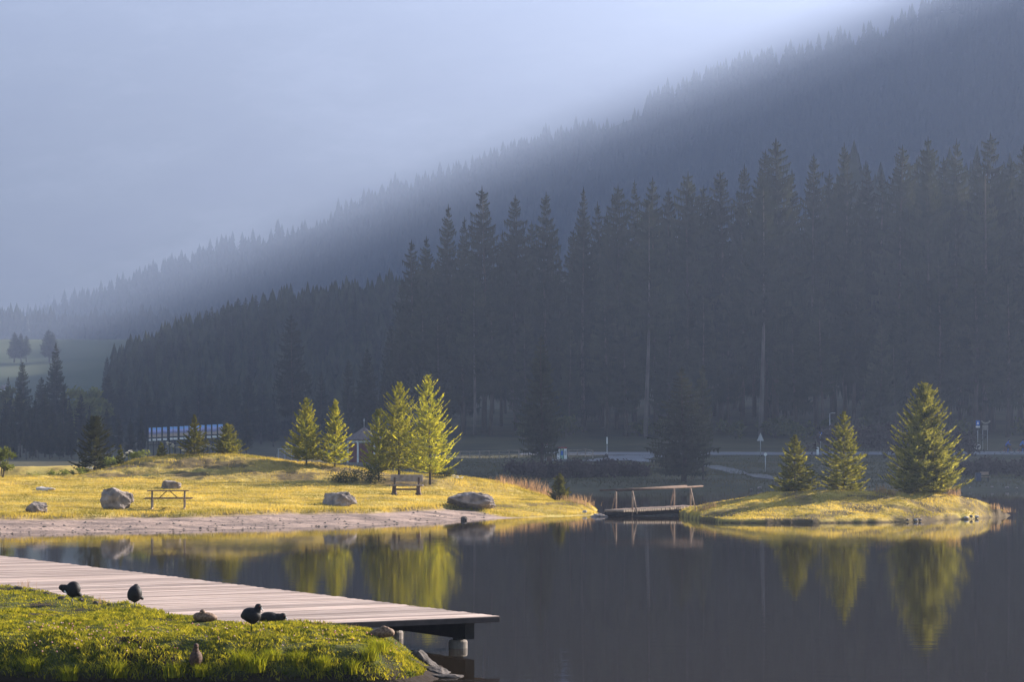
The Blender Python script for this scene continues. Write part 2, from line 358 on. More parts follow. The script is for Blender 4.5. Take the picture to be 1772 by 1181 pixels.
xs = np.linspace(6.4, 24.5, 220); ys = np.linspace(95, 119, 230)
islet = height_sheet('islet', islet_h, xs, ys, M['turf'], lambda c: c[:, 2] > -0.8)
X, Y = np.meshgrid(xs, ys); YF = np.interp(X, ISX, ISY)
Z = islet_h(X, Y)
ev = sstep(2.4, 0.6, Y-YF + 2.2*fbm(X*0.5, Y*0.4, 29, 3))*sstep(0.05, 0.3, fbm(X*0.35+2, 0*X, 37, 2)+0.25)
ev = np.maximum(ev, sstep(0.12, 0.02, Z)*1.0)
ev = np.maximum(ev, 0.85*sstep(0.0, 0.3, fbm(X*0.8, Y*0.8, 47, 3)))
set_attr(islet, 'sand', 0*X); set_attr(islet, 'earth_shade', np.clip(ev, 0, 1))

xs = np.linspace(-17, 0.2, 290); ys = np.concatenate([np.linspace(30, 37, 190, endpoint=False), np.linspace(37, 58, 130)])
bank = height_sheet('grass_bank', bank_h, xs, ys, M['turf_bank'], lambda c: c[:, 2] > -0.33)
X, Y = np.meshgrid(xs, ys); Z = bank_h(X, Y)
set_attr(bank, 'earth_shade', np.clip(sstep(0.25, 0.05, Z) + sstep(0.1, 0.4, fbm(X*2, Y*2, 3, 3)), 0, 1))

xs = np.concatenate([np.linspace(-860, -180, 62, endpoint=False), np.linspace(-180, 180, 150, endpoint=False), np.linspace(180, 900, 92)])
ys = np.concatenate([np.linspace(167, 360, 130, endpoint=False), np.linspace(360, 720, 90, endpoint=False), np.linspace(720, 3880, 280)])
def far_sheet(x, y):
    h = far_h(x, y)
    lake = sstep(-10, -6, x)                                   # west of the lake the valley floor carries on
    return np.where((y < 215), h*lake + (1-lake)*np.maximum(h, 0.75 + 0*x), h)
m = M['turf_far']; nt = m.node_tree.nodes; ln = m.node_tree.links; b = nt['Principled BSDF']
src_col = b.inputs['Base Color'].links[0].from_socket
at = nt.new('ShaderNodeAttribute'); at.attribute_name = 'high'
rh, nh, _ = ramp_noise(nt, ln, (0.03, 0.036, 0.022), (0.36, 0.31, 0.23), 0.0045, 12, 0.40, 0.66, stretch=(0.7, 0.6, 1.5), mid=(0.12, 0.12, 0.065))
mx = nt.new('ShaderNodeMix'); mx.data_type = 'RGBA'; ln.new(at.outputs['Fac'], mx.inputs[0]); ln.new(src_col, mx.inputs[6]); ln.new(rh.outputs[0], mx.inputs[7])
at2 = nt.new('ShaderNodeAttribute'); at2.attribute_name = 'field'
rf_, _a, _b = ramp_noise(nt, ln, (0.045, 0.06, 0.026), (0.085, 0.095, 0.045), 0.02, 6)
mx2 = nt.new('ShaderNodeMix'); mx2.data_type = 'RGBA'; ln.new(at2.outputs['Fac'], mx2.inputs[0]); ln.new(mx.outputs[2], mx2.inputs[6]); ln.new(rf_.outputs[0], mx2.inputs[7]); ln.new(mx2.outputs[2], b.inputs['Base Color'])
valley = height_sheet('mountainside', far_sheet, xs, ys, M['turf_far'])
X, Y = np.meshgrid(xs, ys); set_attr(valley, 'high', sstep(2450, 2620, Y))
set_attr(valley, 'field', sstep(640, 720, Y)*sstep(1400, 1250, Y))

# water
m, nt, ln, b = new_mat('lake water'); M['water'] = m
b.inputs['Base Color'].default_value = (0.020, 0.014, 0.008, 1); b.inputs['Roughness'].default_value = 0.03
b.inputs['IOR'].default_value = 1.333; b.inputs['Specular IOR Level'].default_value = 0.5
tc = nt.new('ShaderNodeTexCoord'); mp = nt.new('ShaderNodeMapping'); mp.inputs['Scale'].default_value = (0.35, 1.0, 1.0)
ln.new(tc.outputs['Object'], mp.inputs[0])
n1 = nt.new('ShaderNodeTexNoise'); n1.inputs['Scale'].default_value = 2.2; n1.inputs['Detail'].default_value = 4
n2 = nt.new('ShaderNodeTexNoise'); n2.inputs['Scale'].default_value = 0.12; n2.inputs['Detail'].default_value = 2
ln.new(mp.outputs[0], n1.inputs['Vector']); ln.new(mp.outputs[0], n2.inputs['Vector'])
mr = nt.new('ShaderNodeMapRange'); mr.inputs[1].default_value = 0.38; mr.inputs[2].default_value = 0.7; mr.inputs[3].default_value = 0.25; mr.inputs[4].default_value = 1.0
ln.new(n2.outputs['Fac'], mr.inputs[0])
mu = nt.new('ShaderNodeMath'); mu.operation = 'MULTIPLY'; ln.new(n1.outputs['Fac'], mu.inputs[0]); ln.new(mr.outputs[0], mu.inputs[1])
bp = nt.new('ShaderNodeBump'); bp.inputs['Distance'].default_value = 0.003; bp.inputs['Strength'].default_value = 1.0
ln.new(mu.outputs[0], bp.inputs['Height']); ln.new(bp.outputs[0], b.inputs['Normal'])
water = height_sheet('lake', lambda x, y: 0*x, np.linspace(-300, 300, 12), np.linspace(-55, 190, 12), m)

# ---------------------------------------------------------------- conifers
def conifer(seed, H, R, base=0.12, levels=30, per=7, pts=5, droop=0.25, hang=0.5, width=0.16, tip_up=0.1, prof=0.8, twig=0.45, rise=0.0, gap=0.0, lean=0.0, round_=0.0, fine=False, needle=0.05, bare=0.0):
    """crown of a conifer: every branch a tapering spray with side twigs and hanging twigs; returns crown mesh arrays and trunk MB"""
    r = random.Random(seed); V = []; F = []; U = Vector((0, 0, 1))
    def tri(a, b, c):
        n = len(V); V.extend((tuple(a), tuple(b), tuple(c))); F.append((n, n+1, n+2))
    def spray(p, q, w):
        d = q-p
        if d.length < 1e-4: return
        sd = d.cross(Vector((r.gauss(0, 1), r.gauss(0, 1), r.gauss(0, 1)))).normalized()*w*0.5
        m_ = p + d*r.uniform(0.35, 0.6)
        tri(p, m_-sd, q); tri(p, q, m_+sd)
    z0 = H*base
    for li in range(levels):
        t = (li + r.random()*0.6)/levels
        z = z0 + (H*0.985-z0)*t
        if r.random() < gap and t < 0.7: continue
        L0 = R*((1-t)**prof)*(1-round_*max(0, 0.25-t)*2.2) + 0.015*H*(1-t*0.6)
        n = max(3, int(per*(0.55 + 0.45*(1-t)) + r.random()))
        a0 = r.random()*6.28
        for k in range(n):
            a = a0 + 6.283*k/n + r.uniform(-0.35, 0.35)
            L = L0*r.uniform(0.62, 1.18)
            dr = droop*r.uniform(0.6, 1.4)*(1-0.5*t); ri = rise + (0.75*t*t if fine else 0.28*t*t)
            zb = z + r.uniform(-0.5, 0.5)*(H-z0)/levels
            P = []; bend = r.uniform(-0.25, 0.25)
            for i in range(pts+1):
                s = i/pts
                dz = L*(ri*s - dr*s*s*(1.6-s) + tip_up*s**3)
                aa = a + bend*s
                P.append(Vector((math.cos(aa)*L*s, math.sin(aa)*L*s, zb+dz)))
            side = Vector((-math.sin(a), math.cos(a), 0))
            for i in range(pts):
                s = (i+0.5)/pts
                p, q = P[i], P[i+1]; d = q-p; dn = d.normalized()
                if fine:
                    if s < bare: continue
                    spray(p, q + d*0.35, needle*r.uniform(0.8, 1.3))
                    for sg in (-1, 1):
                        for rep_ in range(2):
                            o_ = p + d*r.random()
                            tl = twig*L*(1.08-s)*r.uniform(0.5, 1.15) + needle*0.7
                            tp = o_ + side*sg*tl*r.uniform(0.5, 0.85) + dn*tl*0.6 + U*tl*r.uniform(-0.12, 0.3)
                            spray(o_, tp, needle*r.uniform(0.7, 1.2))
                            if tl > needle*4:
                                m_ = o_.lerp(tp, 0.45); spray(m_, m_ + (dn*0.7 + side*sg*r.uniform(-0.3, 0.5) + U*r.uniform(-0.1, 0.3))*tl*0.45, needle*0.8)
                else:
                    w = width*L*(1.05-s)*r.uniform(0.7, 1.3)
                    if i > 0 or t > 0.8: tri(p - side*w*0.5, p + side*w*0.5, q + d*0.4)
                    for sg in (-1, 1):
                        tl = twig*L*(1.12-s*0.9)*r.uniform(0.5, 1.15)
                        for rep_ in range(2):
                            o_ = p + d*(0.5*rep_)
                            tri(o_, o_ + d*0.55, o_ + d*0.5 + side*sg*tl*r.uniform(0.4, 0.8) + dn*tl*0.4 + U*(r.uniform(-0.35, 0.06)*tl - hang*0.12))
                    hl = hang*r.uniform(0.4, 1.3)*(0.5*L**0.5)
                    tri(p + d*0.05, p + d*0.6, p + d*r.uniform(0.1, 0.5) - U*hl + side*r.uniform(-0.2, 0.2)*hl)
                    hl = hang*r.uniform(0.4, 1.3)*(0.5*L**0.5)
                    tri(p + d*0.5, p + d*1.05, p + d*r.uniform(0.6, 1.0) - U*hl + side*r.uniform(-0.2, 0.2)*hl)
            e = P[-1]; d = (P[-1]-P[-2])
            if not fine: tri(e - d*0.5 - side*width*L*0.2, e - d*0.5 + side*width*L*0.2, e + d*0.7)
    if fine:
        for k in range(10):
            zz = H*(0.88+0.012*k); a = r.random()*6.28; l_ = 0.045*H*(1.2-k/10)
            spray(Vector((0, 0, zz)), Vector((math.cos(a)*l_*0.6, math.sin(a)*l_*0.6, zz+l_*1.1)), needle*0.8)
        spray(Vector((0, 0, H*0.9)), Vector((0.01, 0, H)), needle*0.8); spray(Vector((0, 0, H*0.9)), Vector((0.0, 0, H)), needle*0.8)
    else:
        for k in range(4):
            a = k*1.571; w = 0.008*H
            tri(Vector((math.cos(a)*w, math.sin(a)*w, H*0.94)), Vector((-math.cos(a)*w, -math.sin(a)*w, H*0.94)), Vector((0, 0, H)))
    tr = MB(); r0 = 0.0105*H + 0.012
    pp = []; rr = []
    for i in range(6):
        s = i/5.0; pp.append((0.006*H*math.sin(s*5+seed), 0.006*H*math.cos(s*4+seed)-0.006*H, -0.3 + s*(H*0.96+0.3))); rr.append(r0*(1-s*0.93))
    tr.tube(pp, rr, 7)
    V = np.array(V)
    if lean: V[:, 0] += lean*(V[:, 2]/H)**2*H
    return V, np.array(F), tr
def conifer_meshes(tagname, seed, leaf, bark='bark', **kw):
    V, F, tr = conifer(seed, **kw)
    cm = mesh_np(tagname+'_crown', V, F); cm.materials.append(M[leaf])
    tm = tr.mesh(tagname+'_trunk', True); tm.materials.append(M[bark])
    return cm, tm
def put_tree(name, meshes, loc, scale, rz, label, group=None, cat='tree', sxy=None, tilt=0.0):
    e = empty(name, loc, rz, label, cat, group)
    s = sxy if sxy else scale
    e.scale = (s, s, scale); e.rotation_euler = (tilt, tilt*0.5, rz)
    link('crown', meshes[0], e); link('trunk', meshes[1], e)
    return e

# young trees on the shore and the islet: one mesh each
def young(name, px, ytop, ybase, d, R, leaf, label, seed, **kw):
    p = on(px, d)
    H = (CAMH - (ytop-HY)*d/FPX) - p.z
    args = dict(base=0.05, levels=24, per=8, pts=6, droop=0.12, hang=0.0, tip_up=0.18, prof=0.85, twig=0.42, rise=0.18, fine=True, needle=0.075, bare=0.1)
    args.update(kw)
    ms = conifer_meshes(name, seed, leaf, H=H, R=R, **args)
    return put_tree(name, ms, (p.x, p.y, p.z-0.03), 1.0, rnd.random()*6.28, label)
LAR = dict(rise=0.30, droop=0.12, tip_up=0.25, twig=0.40, pts=7, per=8, levels=30, base=0.10, needle=0.06, bare=0.2, prof=0.78)
young('larch_tree', 742, 648, 822, 124.0, 1.75, 'larch', 'tallest airy yellow-green larch on the mound, just behind the bench', 3, **dict(LAR, gap=0.12, lean=0.02))
young('larch_tree', 690, 660, 820, 125.5, 1.75, 'larch', 'yellow-green larch with a thin tip standing just beside the tallest larch', 4, **dict(LAR, gap=0.05))
young('larch_tree', 655, 706, 820, 124.5, 1.15, 'larch', 'small low larch leaning against the larch pair at their pavilion side', 5, **dict(LAR, levels=20))
young('spruce_tree', 530, 688, 803, 129.0, 1.15, 'larch', 'bright young conifer left of the pavilion, the fuller one of a pair', 6, levels=30, rise=0.3, base=0.03, prof=0.75)
young('spruce_tree', 580, 690, 806, 129.0, 1.02, 'larch', 'bright slender young conifer next to the pavilion roof, second of a pair', 7, levels=28, rise=0.3, base=0.05, gap=0.08)
young('spruce_tree', 336, 716, 790, 131.0, 1.0, 'spruce_young', 'little spruce with a long bare leader on the mound before the striped panels', 8, levels=16, per=8, rise=0.2, prof=1.2)
young('spruce_tree', 393, 733, 790, 131.0, 1.05, 'spruce_young', 'little bushy spruce at the right end of the striped panels', 9, levels=16, per=8, rise=0.15)
young('spruce_tree', 279, 765, 790, 130.5, 0.36, 'spruce_young', 'knee-high spruce seedling on the crest of the mound', 10, levels=10, per=6)
young('spruce_tree', 208, 770, 800, 130.5, 0.35, 'spruce_young', 'tiny bright spruce at the foot of the dark spruce', 12, levels=10, per=6)
young('spruce_tree', 164, 719, 815, 135.0, 1.45, 'spruce_deep', 'dark broad young spruce at the left end of the mound', 13, levels=26, per=9, base=0.02, prof=0.62, rise=0.1)
young('spruce_tree', 968, 820, 868, 121.0, 0.6, 'spruce_young', 'small dense spruce on the grassy slope left of the footbridge', 14, levels=18, per=8, base=0.02, rise=0.35)
young('spruce_tree', 1375, 752, 852, 109.5, 1.15, 'spruce_dark', 'smallest dark spruce on the islet, first from the footbridge', 15, levels=22, per=9, base=0.03, rise=0.05, droop=0.1, needle=0.085)
young('spruce_tree', 1460, 712, 852, 109.5, 1.4, 'spruce_dark', 'middle spruce of three on the islet, open tiers with a forked tip', 16, levels=23, per=8, base=0.03, rise=0.12, gap=0.06, needle=0.08)
young('spruce_tree', 1600, 661, 857, 109.0, 1.95, 'spruce_dark', 'tallest fullest conifer on the islet, grey-green and feathery', 17, levels=42, per=10, pts=8, base=0.015, rise=0.20, droop=0.22, tip_up=0.26, prof=0.74, twig=0.46)

# forest spruces: a few crowns shared by copies
OLD = [conifer_meshes('forest_spruce_%d' % k, 30+k, 'spruce', H=30.0, R=r_, base=b_, levels=lv, per=8, pts=5, droop=0.42, hang=h_*1.5, width=0.24, tip_up=0.22, prof=pr, twig=0.62, rise=0.12, gap=g_, round_=0.9)
       for k, (r_, b_, lv, h_, pr, g_) in enumerate(((3.7, 0.16, 48, 1.0, 0.72, 0.04), (3.2, 0.22, 44, 1.1, 0.62, 0.10), (4.2, 0.12, 50, 0.9, 0.85, 0.05), (3.0, 0.30, 42, 1.0, 0.6, 0.14), (3.8, 0.08, 52, 0.9, 0.8, 0.03), (3.4, 0.2, 44, 1.3, 0.55, 0.18)))]
PALE = [conifer_meshes('bare_spruce_%d' % k, 50+k, 'spruce', 'bark_pale', H=30.0, R=3.6, base=0.46, levels=36, per=8, pts=5, droop=0.45, hang=1.4, width=0.22, tip_up=0.2, prof=0.6, twig=0.6, rise=0.1, gap=0.08) for k in range(2)]
def recolour(ms, leaf):
    c = ms[0].copy(); c.materials.clear(); c.materials.append(M[leaf]); return (c, ms[1])
MID = [recolour(OLD[k], 'spruce_veil') for k in (4, 3, 2, 0)]
nfor = [0]
def forest_tree(px, ytop, d, wide=1.0, label=None, group=None, mesh=None, name='spruce_tree'):
    p = on(px, d); H = (CAMH - (ytop-HY)*d/FPX) - p.z
    if H < 3: return None
    nfor[0] += 1
    ms = mesh or OLD[rnd.randrange(len(OLD))]
    s = H/30.0
    return put_tree(name, ms, (p.x, p.y, p.z-0.1), s, rnd.random()*6.28, label, group, sxy=s*wide*rnd.uniform(0.85, 1.38), tilt=rnd.uniform(-0.015, 0.015))
LF = 'tall dark spruce in the dense shaded forest beyond the far road'
GF = 'tall spruces of the shaded forest'
front = [(712, 412, 336), (742, 405, 345), (775, 350, 338), (800, 372, 350), (838, 318, 336), (866, 395, 352), (893, 333, 340), (918, 380, 356), (946, 328, 338), (968, 440, 350),
         (1010, 320, 336), (1040, 345, 350), (1066, 315, 342), (1098, 308, 355), (1132, 303, 338), (1160, 322, 352), (1190, 293, 340), (1218, 318, 356), (1246, 290, 340), (1285, 280, 350),
         (1325, 255, 352), (1347, 234, 336), (1372, 290, 350), (1410, 262, 342), (1440, 290, 356), (1462, 243, 338), (1496, 278, 348), (1524, 292, 355), (1562, 248, 342), (1586, 270, 352),
         (1606, 231, 336), (1640, 268, 350), (1662, 236, 342), (1690, 262, 354), (1716, 226, 337), (1742, 272, 350), (1768, 246, 340), (1798, 252, 346), (1830, 235, 340)]
SKY = {712: 'shorter ragged spruce that ends the tall forest on its left side', 775: 'second tall spruce from the left end of the forest skyline', 838: 'bushy spruce, highest top in the left group of the forest skyline',
       893: 'spruce just right of the highest top in the left skyline group', 946: 'slim spruce left of the narrow gap in the forest skyline', 1010: 'spruce just right of the narrow gap in the forest skyline',
       1347: 'broad spruce towering over its neighbours above the first islet spruce', 1716: 'tallest spruce of the forest skyline near the right edge'}
for px, yt, d in front: forest_tree(px, yt, d, 0.95, SKY.get(px, LF), None if px in SKY else GF)
for px in range(700, 1860, 21):                                          # ranks behind
    forest_tree(px + rnd.uniform(-9, 9), np.interp(px, [700, 840, 980, 1000, 1340, 1860], [455, 400, 430, 360, 320, 300]) + rnd.uniform(-15, 40), rnd.uniform(360, 420), 0.9, LF, GF)
for px, yt, d in ((690, 520, 345), (675, 560, 342), (728, 480, 331), (760, 520, 330), (805, 470, 330), (850, 500, 328), (905, 520, 329), (985, 560, 328), (1050, 470, 328), (1085, 520, 327), (1160, 480, 329), (1215, 500, 327), (1260, 460, 330),
                  (1370, 470, 329), (1420, 500, 327), (1480, 440, 330), (1545, 560, 326), (1570, 470, 328), (1630, 440, 330), (1685, 420, 329), (1700, 285, 332), (1740, 480, 326), (1775, 430, 329), (640, 600, 350), (660, 640, 338), (600, 620, 380), (625, 655, 360), (505, 540, 400), (560, 640, 420), (430, 690, 400)):
    forest_tree(px + rnd.uniform(-5, 5), yt, d, 1.05, LF, GF)
forest_tree(1117, 336, 326, 0.95, 'spruce with a long pale bare trunk in the forest above the road junction', None, PALE[0])
forest_tree(1315, 305, 326, 0.95, 'spruce with a pale leaning bare trunk in the forest behind the triangular road sign', None, PALE[1])
forest_tree(820, 470, 328, 0.85, 'spruce with a pale bare trunk at the forest edge above the larches', None, PALE[1])
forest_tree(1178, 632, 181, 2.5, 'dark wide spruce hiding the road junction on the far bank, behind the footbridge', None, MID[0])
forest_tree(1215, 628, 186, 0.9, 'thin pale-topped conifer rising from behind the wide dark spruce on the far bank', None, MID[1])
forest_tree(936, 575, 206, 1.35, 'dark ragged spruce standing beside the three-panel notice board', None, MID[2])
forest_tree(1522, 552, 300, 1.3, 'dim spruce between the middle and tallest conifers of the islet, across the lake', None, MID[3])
# trees west of the lake, in front of the knoll
LW = 'dark spruce in the clump at the left edge beyond the embankment'
for px, yt, d in ((-30, 655, 420), (15, 650, 425), (40, 624, 430), (8, 690, 350), (35, 668, 345), (62, 690, 350), (78, 662, 352), (96, 590, 430), (110, 665, 350), (122, 690, 346), (140, 680, 352), (52, 700, 335), (90, 700, 338), (20, 705, 336), (155, 700, 345), (-15, 680, 346), (72, 650, 430), (5, 720, 318), (25, 728, 316), (45, 722, 320), (66, 730, 316), (86, 724, 318), (104, 720, 320), (124, 726, 317), (146, 722, 322), (168, 716, 330), (185, 705, 340), (-8, 735, 314), (118, 750, 312), (56, 755, 312), (15, 752, 312), (160, 748, 316), (85, 758, 311), (205, 715, 345), (225, 722, 340), (245, 716, 345)):
    if px == 96: forest_tree(px, yt, d, 0.95, 'tallest lone spruce rising over the dark clump at the left edge', None, OLD[2])
    else: forest_tree(px, yt, d, 1.1, LW, 'spruces at the left edge')
M['broadleaf'] = mat_leaf('yellow-green leaves', (0.10, 0.11, 0.025), (0.2, 0.19, 0.04), 0.45, 0.6)
def leafy(name, loc, H, R, mat, label, group=None, n=900, seed=1, cat='tree', leaf=0.22, stem=True, flat=0.75):
    r = random.Random(seed); V = []; F = []
    cl = [(Vector((r.gauss(0, 0.42)*R, r.gauss(0, 0.42)*R, H*(0.3+0.62*r.random()))), R*r.uniform(0.25, 0.45)) for _ in range(14)]
    for i in range(n):
        c, cr = cl[r.randrange(len(cl))]
        p = c + Vector((r.gauss(0, 1), r.gauss(0, 1), r.gauss(0, 1)*flat))*cr*0.55
        if p.z < 0.02: p.z = 0.02 + r.random()*0.1*H
        a = Vector((r.gauss(0, 1), r.gauss(0, 1), r.gauss(0, 1))).normalized(); b_ = a.cross(Vector((r.gauss(0, 1), r.gauss(0, 1), r.gauss(0, 1)))).normalized()
        s = leaf*r.uniform(0.6, 1.4); k = len(V)
        V.extend([tuple(p - a*s), tuple(p + b_*s*0.5), tuple(p + a*s), tuple(p - b_*s*0.5)]); F.append((k, k+1, k+2, k+3))
    e = empty(name, loc, 0, label, cat, group)
    me = mesh_np(name+'_crown', np.array(V), np.array(F)); me.materials.append(mat); link('crown' if cat == 'tree' else 'foliage', me, e)
    tr = MB()
    for k in range(1 if cat == 'tree' else 5):
        q = cl[k][0]; tr.tube([(0, 0, -0.15), (q.x*0.3, q.y*0.3, H*0.35), (q.x*0.8, q.y*0.8, min(q.z, H*0.8))], [0.03*H, 0.02*H, 0.006*H] if cat == 'tree' else [0.012*H+0.01, 0.01*H+.004, 0.004], 6)
    tr.build('trunk' if cat == 'tree' else 'stem', M['bark'], e, True)
    return e
for k, (px, yt, d, R) in enumerate(((140, 665, 430, 3.2), (158, 660, 440, 3.0), (148, 690, 420, 2.5), (172, 690, 440, 2.2), (4, 665, 425, 2.2))):
    p = on(px, d); H = CAMH-(yt-HY)*d/FPX - p.z
    leafy('broadleaf_tree', p, H, R, M['broadleaf'], 'sunlit yellow-green tree between the left clump and the wooded knoll' if k < 4 else 'bright leafy tree at the very left edge by the white house', 'sunlit trees left of the knoll' if k < 4 else None, 1500, 60+k, leaf=0.5)
# wooded knoll
LK = 'spruce on the wooded knoll left of the tall forest'
for k in range(62):
    d = rnd.uniform(590, 640); px = rnd.uniform(190, 715); p = on(px, d); Hh = rnd.uniform(15, 20)
    lim = np.interp(px, [183, 230, 280, 330, 380, 430, 490, 560, 640, 725], [618, 592, 570, 545, 526, 512, 502, 496, 490, 488])
    ytop = max(HY - (p.z + Hh - CAMH)*FPX/d, lim + rnd.uniform(4, 14))
    forest_tree(px, ytop, d, 1.15, LK, 'spruces on the wooded knoll')
for px in range(188, 720, 15):
    lim = np.interp(px, [183, 230, 280, 330, 380, 430, 490, 560, 640, 725], [618, 592, 570, 545, 526, 512, 502, 496, 490, 488])
    forest_tree(px + rnd.uniform(-4, 4), lim + rnd.uniform(-3, 9), rnd.uniform(630, 660), 1.1, LK, 'spruces on the wooded knoll')
for px in range(186, 480, 22):
    forest_tree(px + rnd.uniform(-4, 4), rnd.uniform(640, 690), rnd.uniform(470, 540), 1.2, LK, 'spruces on the wooded knoll')
for px, yt in ((25, 574), (36, 576), (46, 580), (84, 570), (91, 574)):
    forest_tree(px, yt, 960, 1.9, 'far dark spruce standing alone on the dim meadow', 'spruces on the far meadow')

# far forests on the mountain flank, one mass
def far_forest(name, pts, hts, label, mat):
    tiers = 5; seg = 6; V = []; F = []
    for t in range(tiers):
        z0 = 0.08 + 0.8*t/tiers; z1 = z0 + 0.30; r0 = 0.19*(1-t/tiers*0.85)
        for k in range(seg):
            a0 = 6.283*(k-0.1)/seg + t; a1 = 6.283*(k+1.1)/seg + t; j = len(V)
            rr = r0*(0.75 + 0.5*((k*7+t*3) % 5)/4)
            V += [(math.cos(a0)*rr, math.sin(a0)*rr, z0-0.03*((k*3+t) % 3)), (math.cos(a1)*rr, math.sin(a1)*rr, z0), (0, 0, min(1.0, z1))]; F.append((j, j+1, j+2))
    V = np.array(V); F = np.array(F); n = len(pts)
    an = nrng.uniform(0, 6.28, n); c, s = np.cos(an)[:, None], np.sin(an)[:, None]
    wx = nrng.uniform(0.85, 1.3, n)[:, None]
    X = (V[None, :, 0]*c - V[None, :, 1]*s)*hts[:, None]*wx + pts[:, 0:1]
    Y = (V[None, :, 0]*s + V[None, :, 1]*c)*hts[:, None]*wx + pts[:, 1:2]
    Z = V[None, :, 2]*hts[:, None] + pts[:, 2:3]
    VV = np.stack([X, Y, Z], -1).reshape(-1, 3); FF = (F[None] + (np.arange(n)*len(V))[:, None, None]).reshape(-1, 3)
    o = link(name, mesh_np(name, VV, FF), None, mat); tag(o, label, 'forest', kind='stuff'); return o
def scatter(n, x0, x1, y0, y1, fn, keep):
    x = nrng.uniform(x0, x1, n); y = nrng.uniform(y0, y1, n); z = fn(x, y); k = keep(x, y, z)
    return np.stack([x, y, z], 1)[k]
def in_view(x, y, m=25): return np.abs(x) < 0.2115*y + m
pts = scatter(1500, -135, 0, 540, 700, far_h, lambda x, y, z: (x > -0.165*y) & (x < -0.03*y) & (z > 3.5))
far_forest('forest', pts, nrng.uniform(11, 16, len(pts)), 'dark wood filling the wooded knoll between the single spruces', M['spruce'])
pts = scatter(34000, -560, 560, 1060, 2415, far_h, lambda x, y, z: in_view(x, y) & (z > np.interp(y, PY, PH) + 5 + 14*fbm(x*0.008, y*0.008, 5, 3)) & (fbm(x*0.01, y*0.01, 25, 3) < 0.34))
hts = np.clip(nrng.normal(19, 4.5, len(pts)), 8, 31)
far_forest('forest', pts, hts, 'hazy dark spruce forest covering the mountain flank behind', M['spruce'])
pts = scatter(9000, -700, 700, 2500, 3150, far_h, lambda x, y, z: in_view(x, y) & (fbm(x*0.0055, y*0.0055, 15, 3) > 0.08 + 0.0004*(y-2500)))
far_forest('forest', pts, nrng.uniform(10, 18, len(pts)), 'scattered woods fading into haze on the far mountain', M['spruce'])
pts = scatter(9000, 60, 480, 420, 1900, far_h, lambda x, y, z: (x > 0.13*y) & (x < 0.25*y) & (z > 24))
far_forest('forest', pts, np.clip(nrng.normal(16, 4, len(pts)), 8, 28), 'hazy spruce wood climbing behind the tall forest at the right edge', M['spruce'])
pts = scatter(700, 100, 620, 300, 900, far_h, lambda x, y, z: (x > 0.26*y+20))
far_forest('forest', pts, nrng.uniform(8, 14, len(pts)), 'spruce wood on the ridge to the right of the lake', M['spruce'])

# ---------------------------------------------------------------- haze
m = bpy.data.materials.new('valley haze'); m.use_nodes = True; nt = m.node_tree.nodes; ln = m.node_tree.links
nt.remove(nt['Principled BSDF']); pv = nt.new('ShaderNodeVolumePrincipled')
pv.inputs['Color'].default_value = (0.545, 0.675, 1.0, 1); pv.inputs['Density'].default_value = HAZE_DENSITY
pv.inputs['Anisotropy'].default_value = 0.55
ln.new(pv.outputs[0], nt['Material Output'].inputs['Volume'])
hz = MB().box((25, 1930, 400), (1810, 4010, 815)).build('haze', m)
tag(hz, 'pale blue morning haze filling the valley', 'haze', kind='stuff')

# ---------------------------------------------------------------- grass blades
M['blade_bank'] = mat_leaf('bank grass blades', (0.06, 0.085, 0.016), (0.40, 0.36, 0.05), 0.5, 7.0, (1.3, 1.15, 0.45), vary=0.05)
M['blade_tuft'] = mat_leaf('tuft grass blades', (0.13, 0.16, 0.015), (0.30, 0.29, 0.03), 0.5, 3.0, (1.3, 1.2, 0.45), vary=0.1)
M['blade_dry'] = mat_leaf('dry meadow blades', (0.19, 0.175, 0.042), (0.56, 0.43, 0.12), 0.5, 0.45, (1.3, 1.15, 0.6), vary=0.05)
M['blade_straw'] = mat_leaf('straw stalks', (0.34, 0.20, 0.10), (0.5, 0.32, 0.16), 0.45, 5.0, vary=0.1)
def blades(name, P, hgt, wid, lean, mat, parent=None, seg=2):
    n = len(P); a = nrng.uniform(0, 6.283, n); la = nrng.uniform(0, 6.283, n); ll = lean*hgt*nrng.uniform(0.2, 1.0, n)
    dx, dy = np.cos(a)*wid/2, np.sin(a)*wid/2
    lx, ly = np.cos(la)*ll, np.sin(la)*ll
    z = 0*a
    if seg == 1:
        V = np.stack([P + np.stack([-dx, -dy, z], 1), P + np.stack([dx, dy, z], 1), P + np.stack([lx, ly, hgt], 1)], 1).reshape(-1, 3)
        F = np.arange(3*n).reshape(-1, 3)
    else:
        m_ = np.stack([lx*0.35, ly*0.35, hgt*0.62], 1)
        V = np.stack([P + np.stack([-dx, -dy, z], 1), P + np.stack([dx, dy, z], 1), P + m_ + np.stack([dx, dy, z], 1)*0.75, P + m_ - np.stack([dx, dy, z], 1)*0.75, P + np.stack([lx, ly, hgt], 1)], 1).reshape(-1, 3)
        k = (np.arange(n)*5)[:, None, None]
        F = (np.array([[0, 1, 2], [0, 2, 3], [3, 2, 4]])[None] + k).reshape(-1, 3)
    return link(name, mesh_np(name, V, F), parent, mat)
n = 230000
x = nrng.uniform(-9.5, -0.9, n); y = nrng.uniform(31.3, 46, n)
k = nrng.random(n) < np.where(y < 37, 1.0, 0.35); x, y = x[k], y[k]; z = bank_h(x, y)
rel_u = (x-C0[0])*DIRR[0] + (y-C0[1])*DIRR[1]; rel_v = (x-C0[0])*DIRL[0] + (y-C0[1])*DIRL[1]
ondeck = (rel_u > -DECKW-0.05) & (rel_v > -0.02)
gapv = fbm(x*1.6, y*1.6, 5, 3)
k = (z > 0.06) & ~ondeck & (gapv > -0.62) & (x > -0.24*y)
x, y, z = x[k], y[k], z[k]
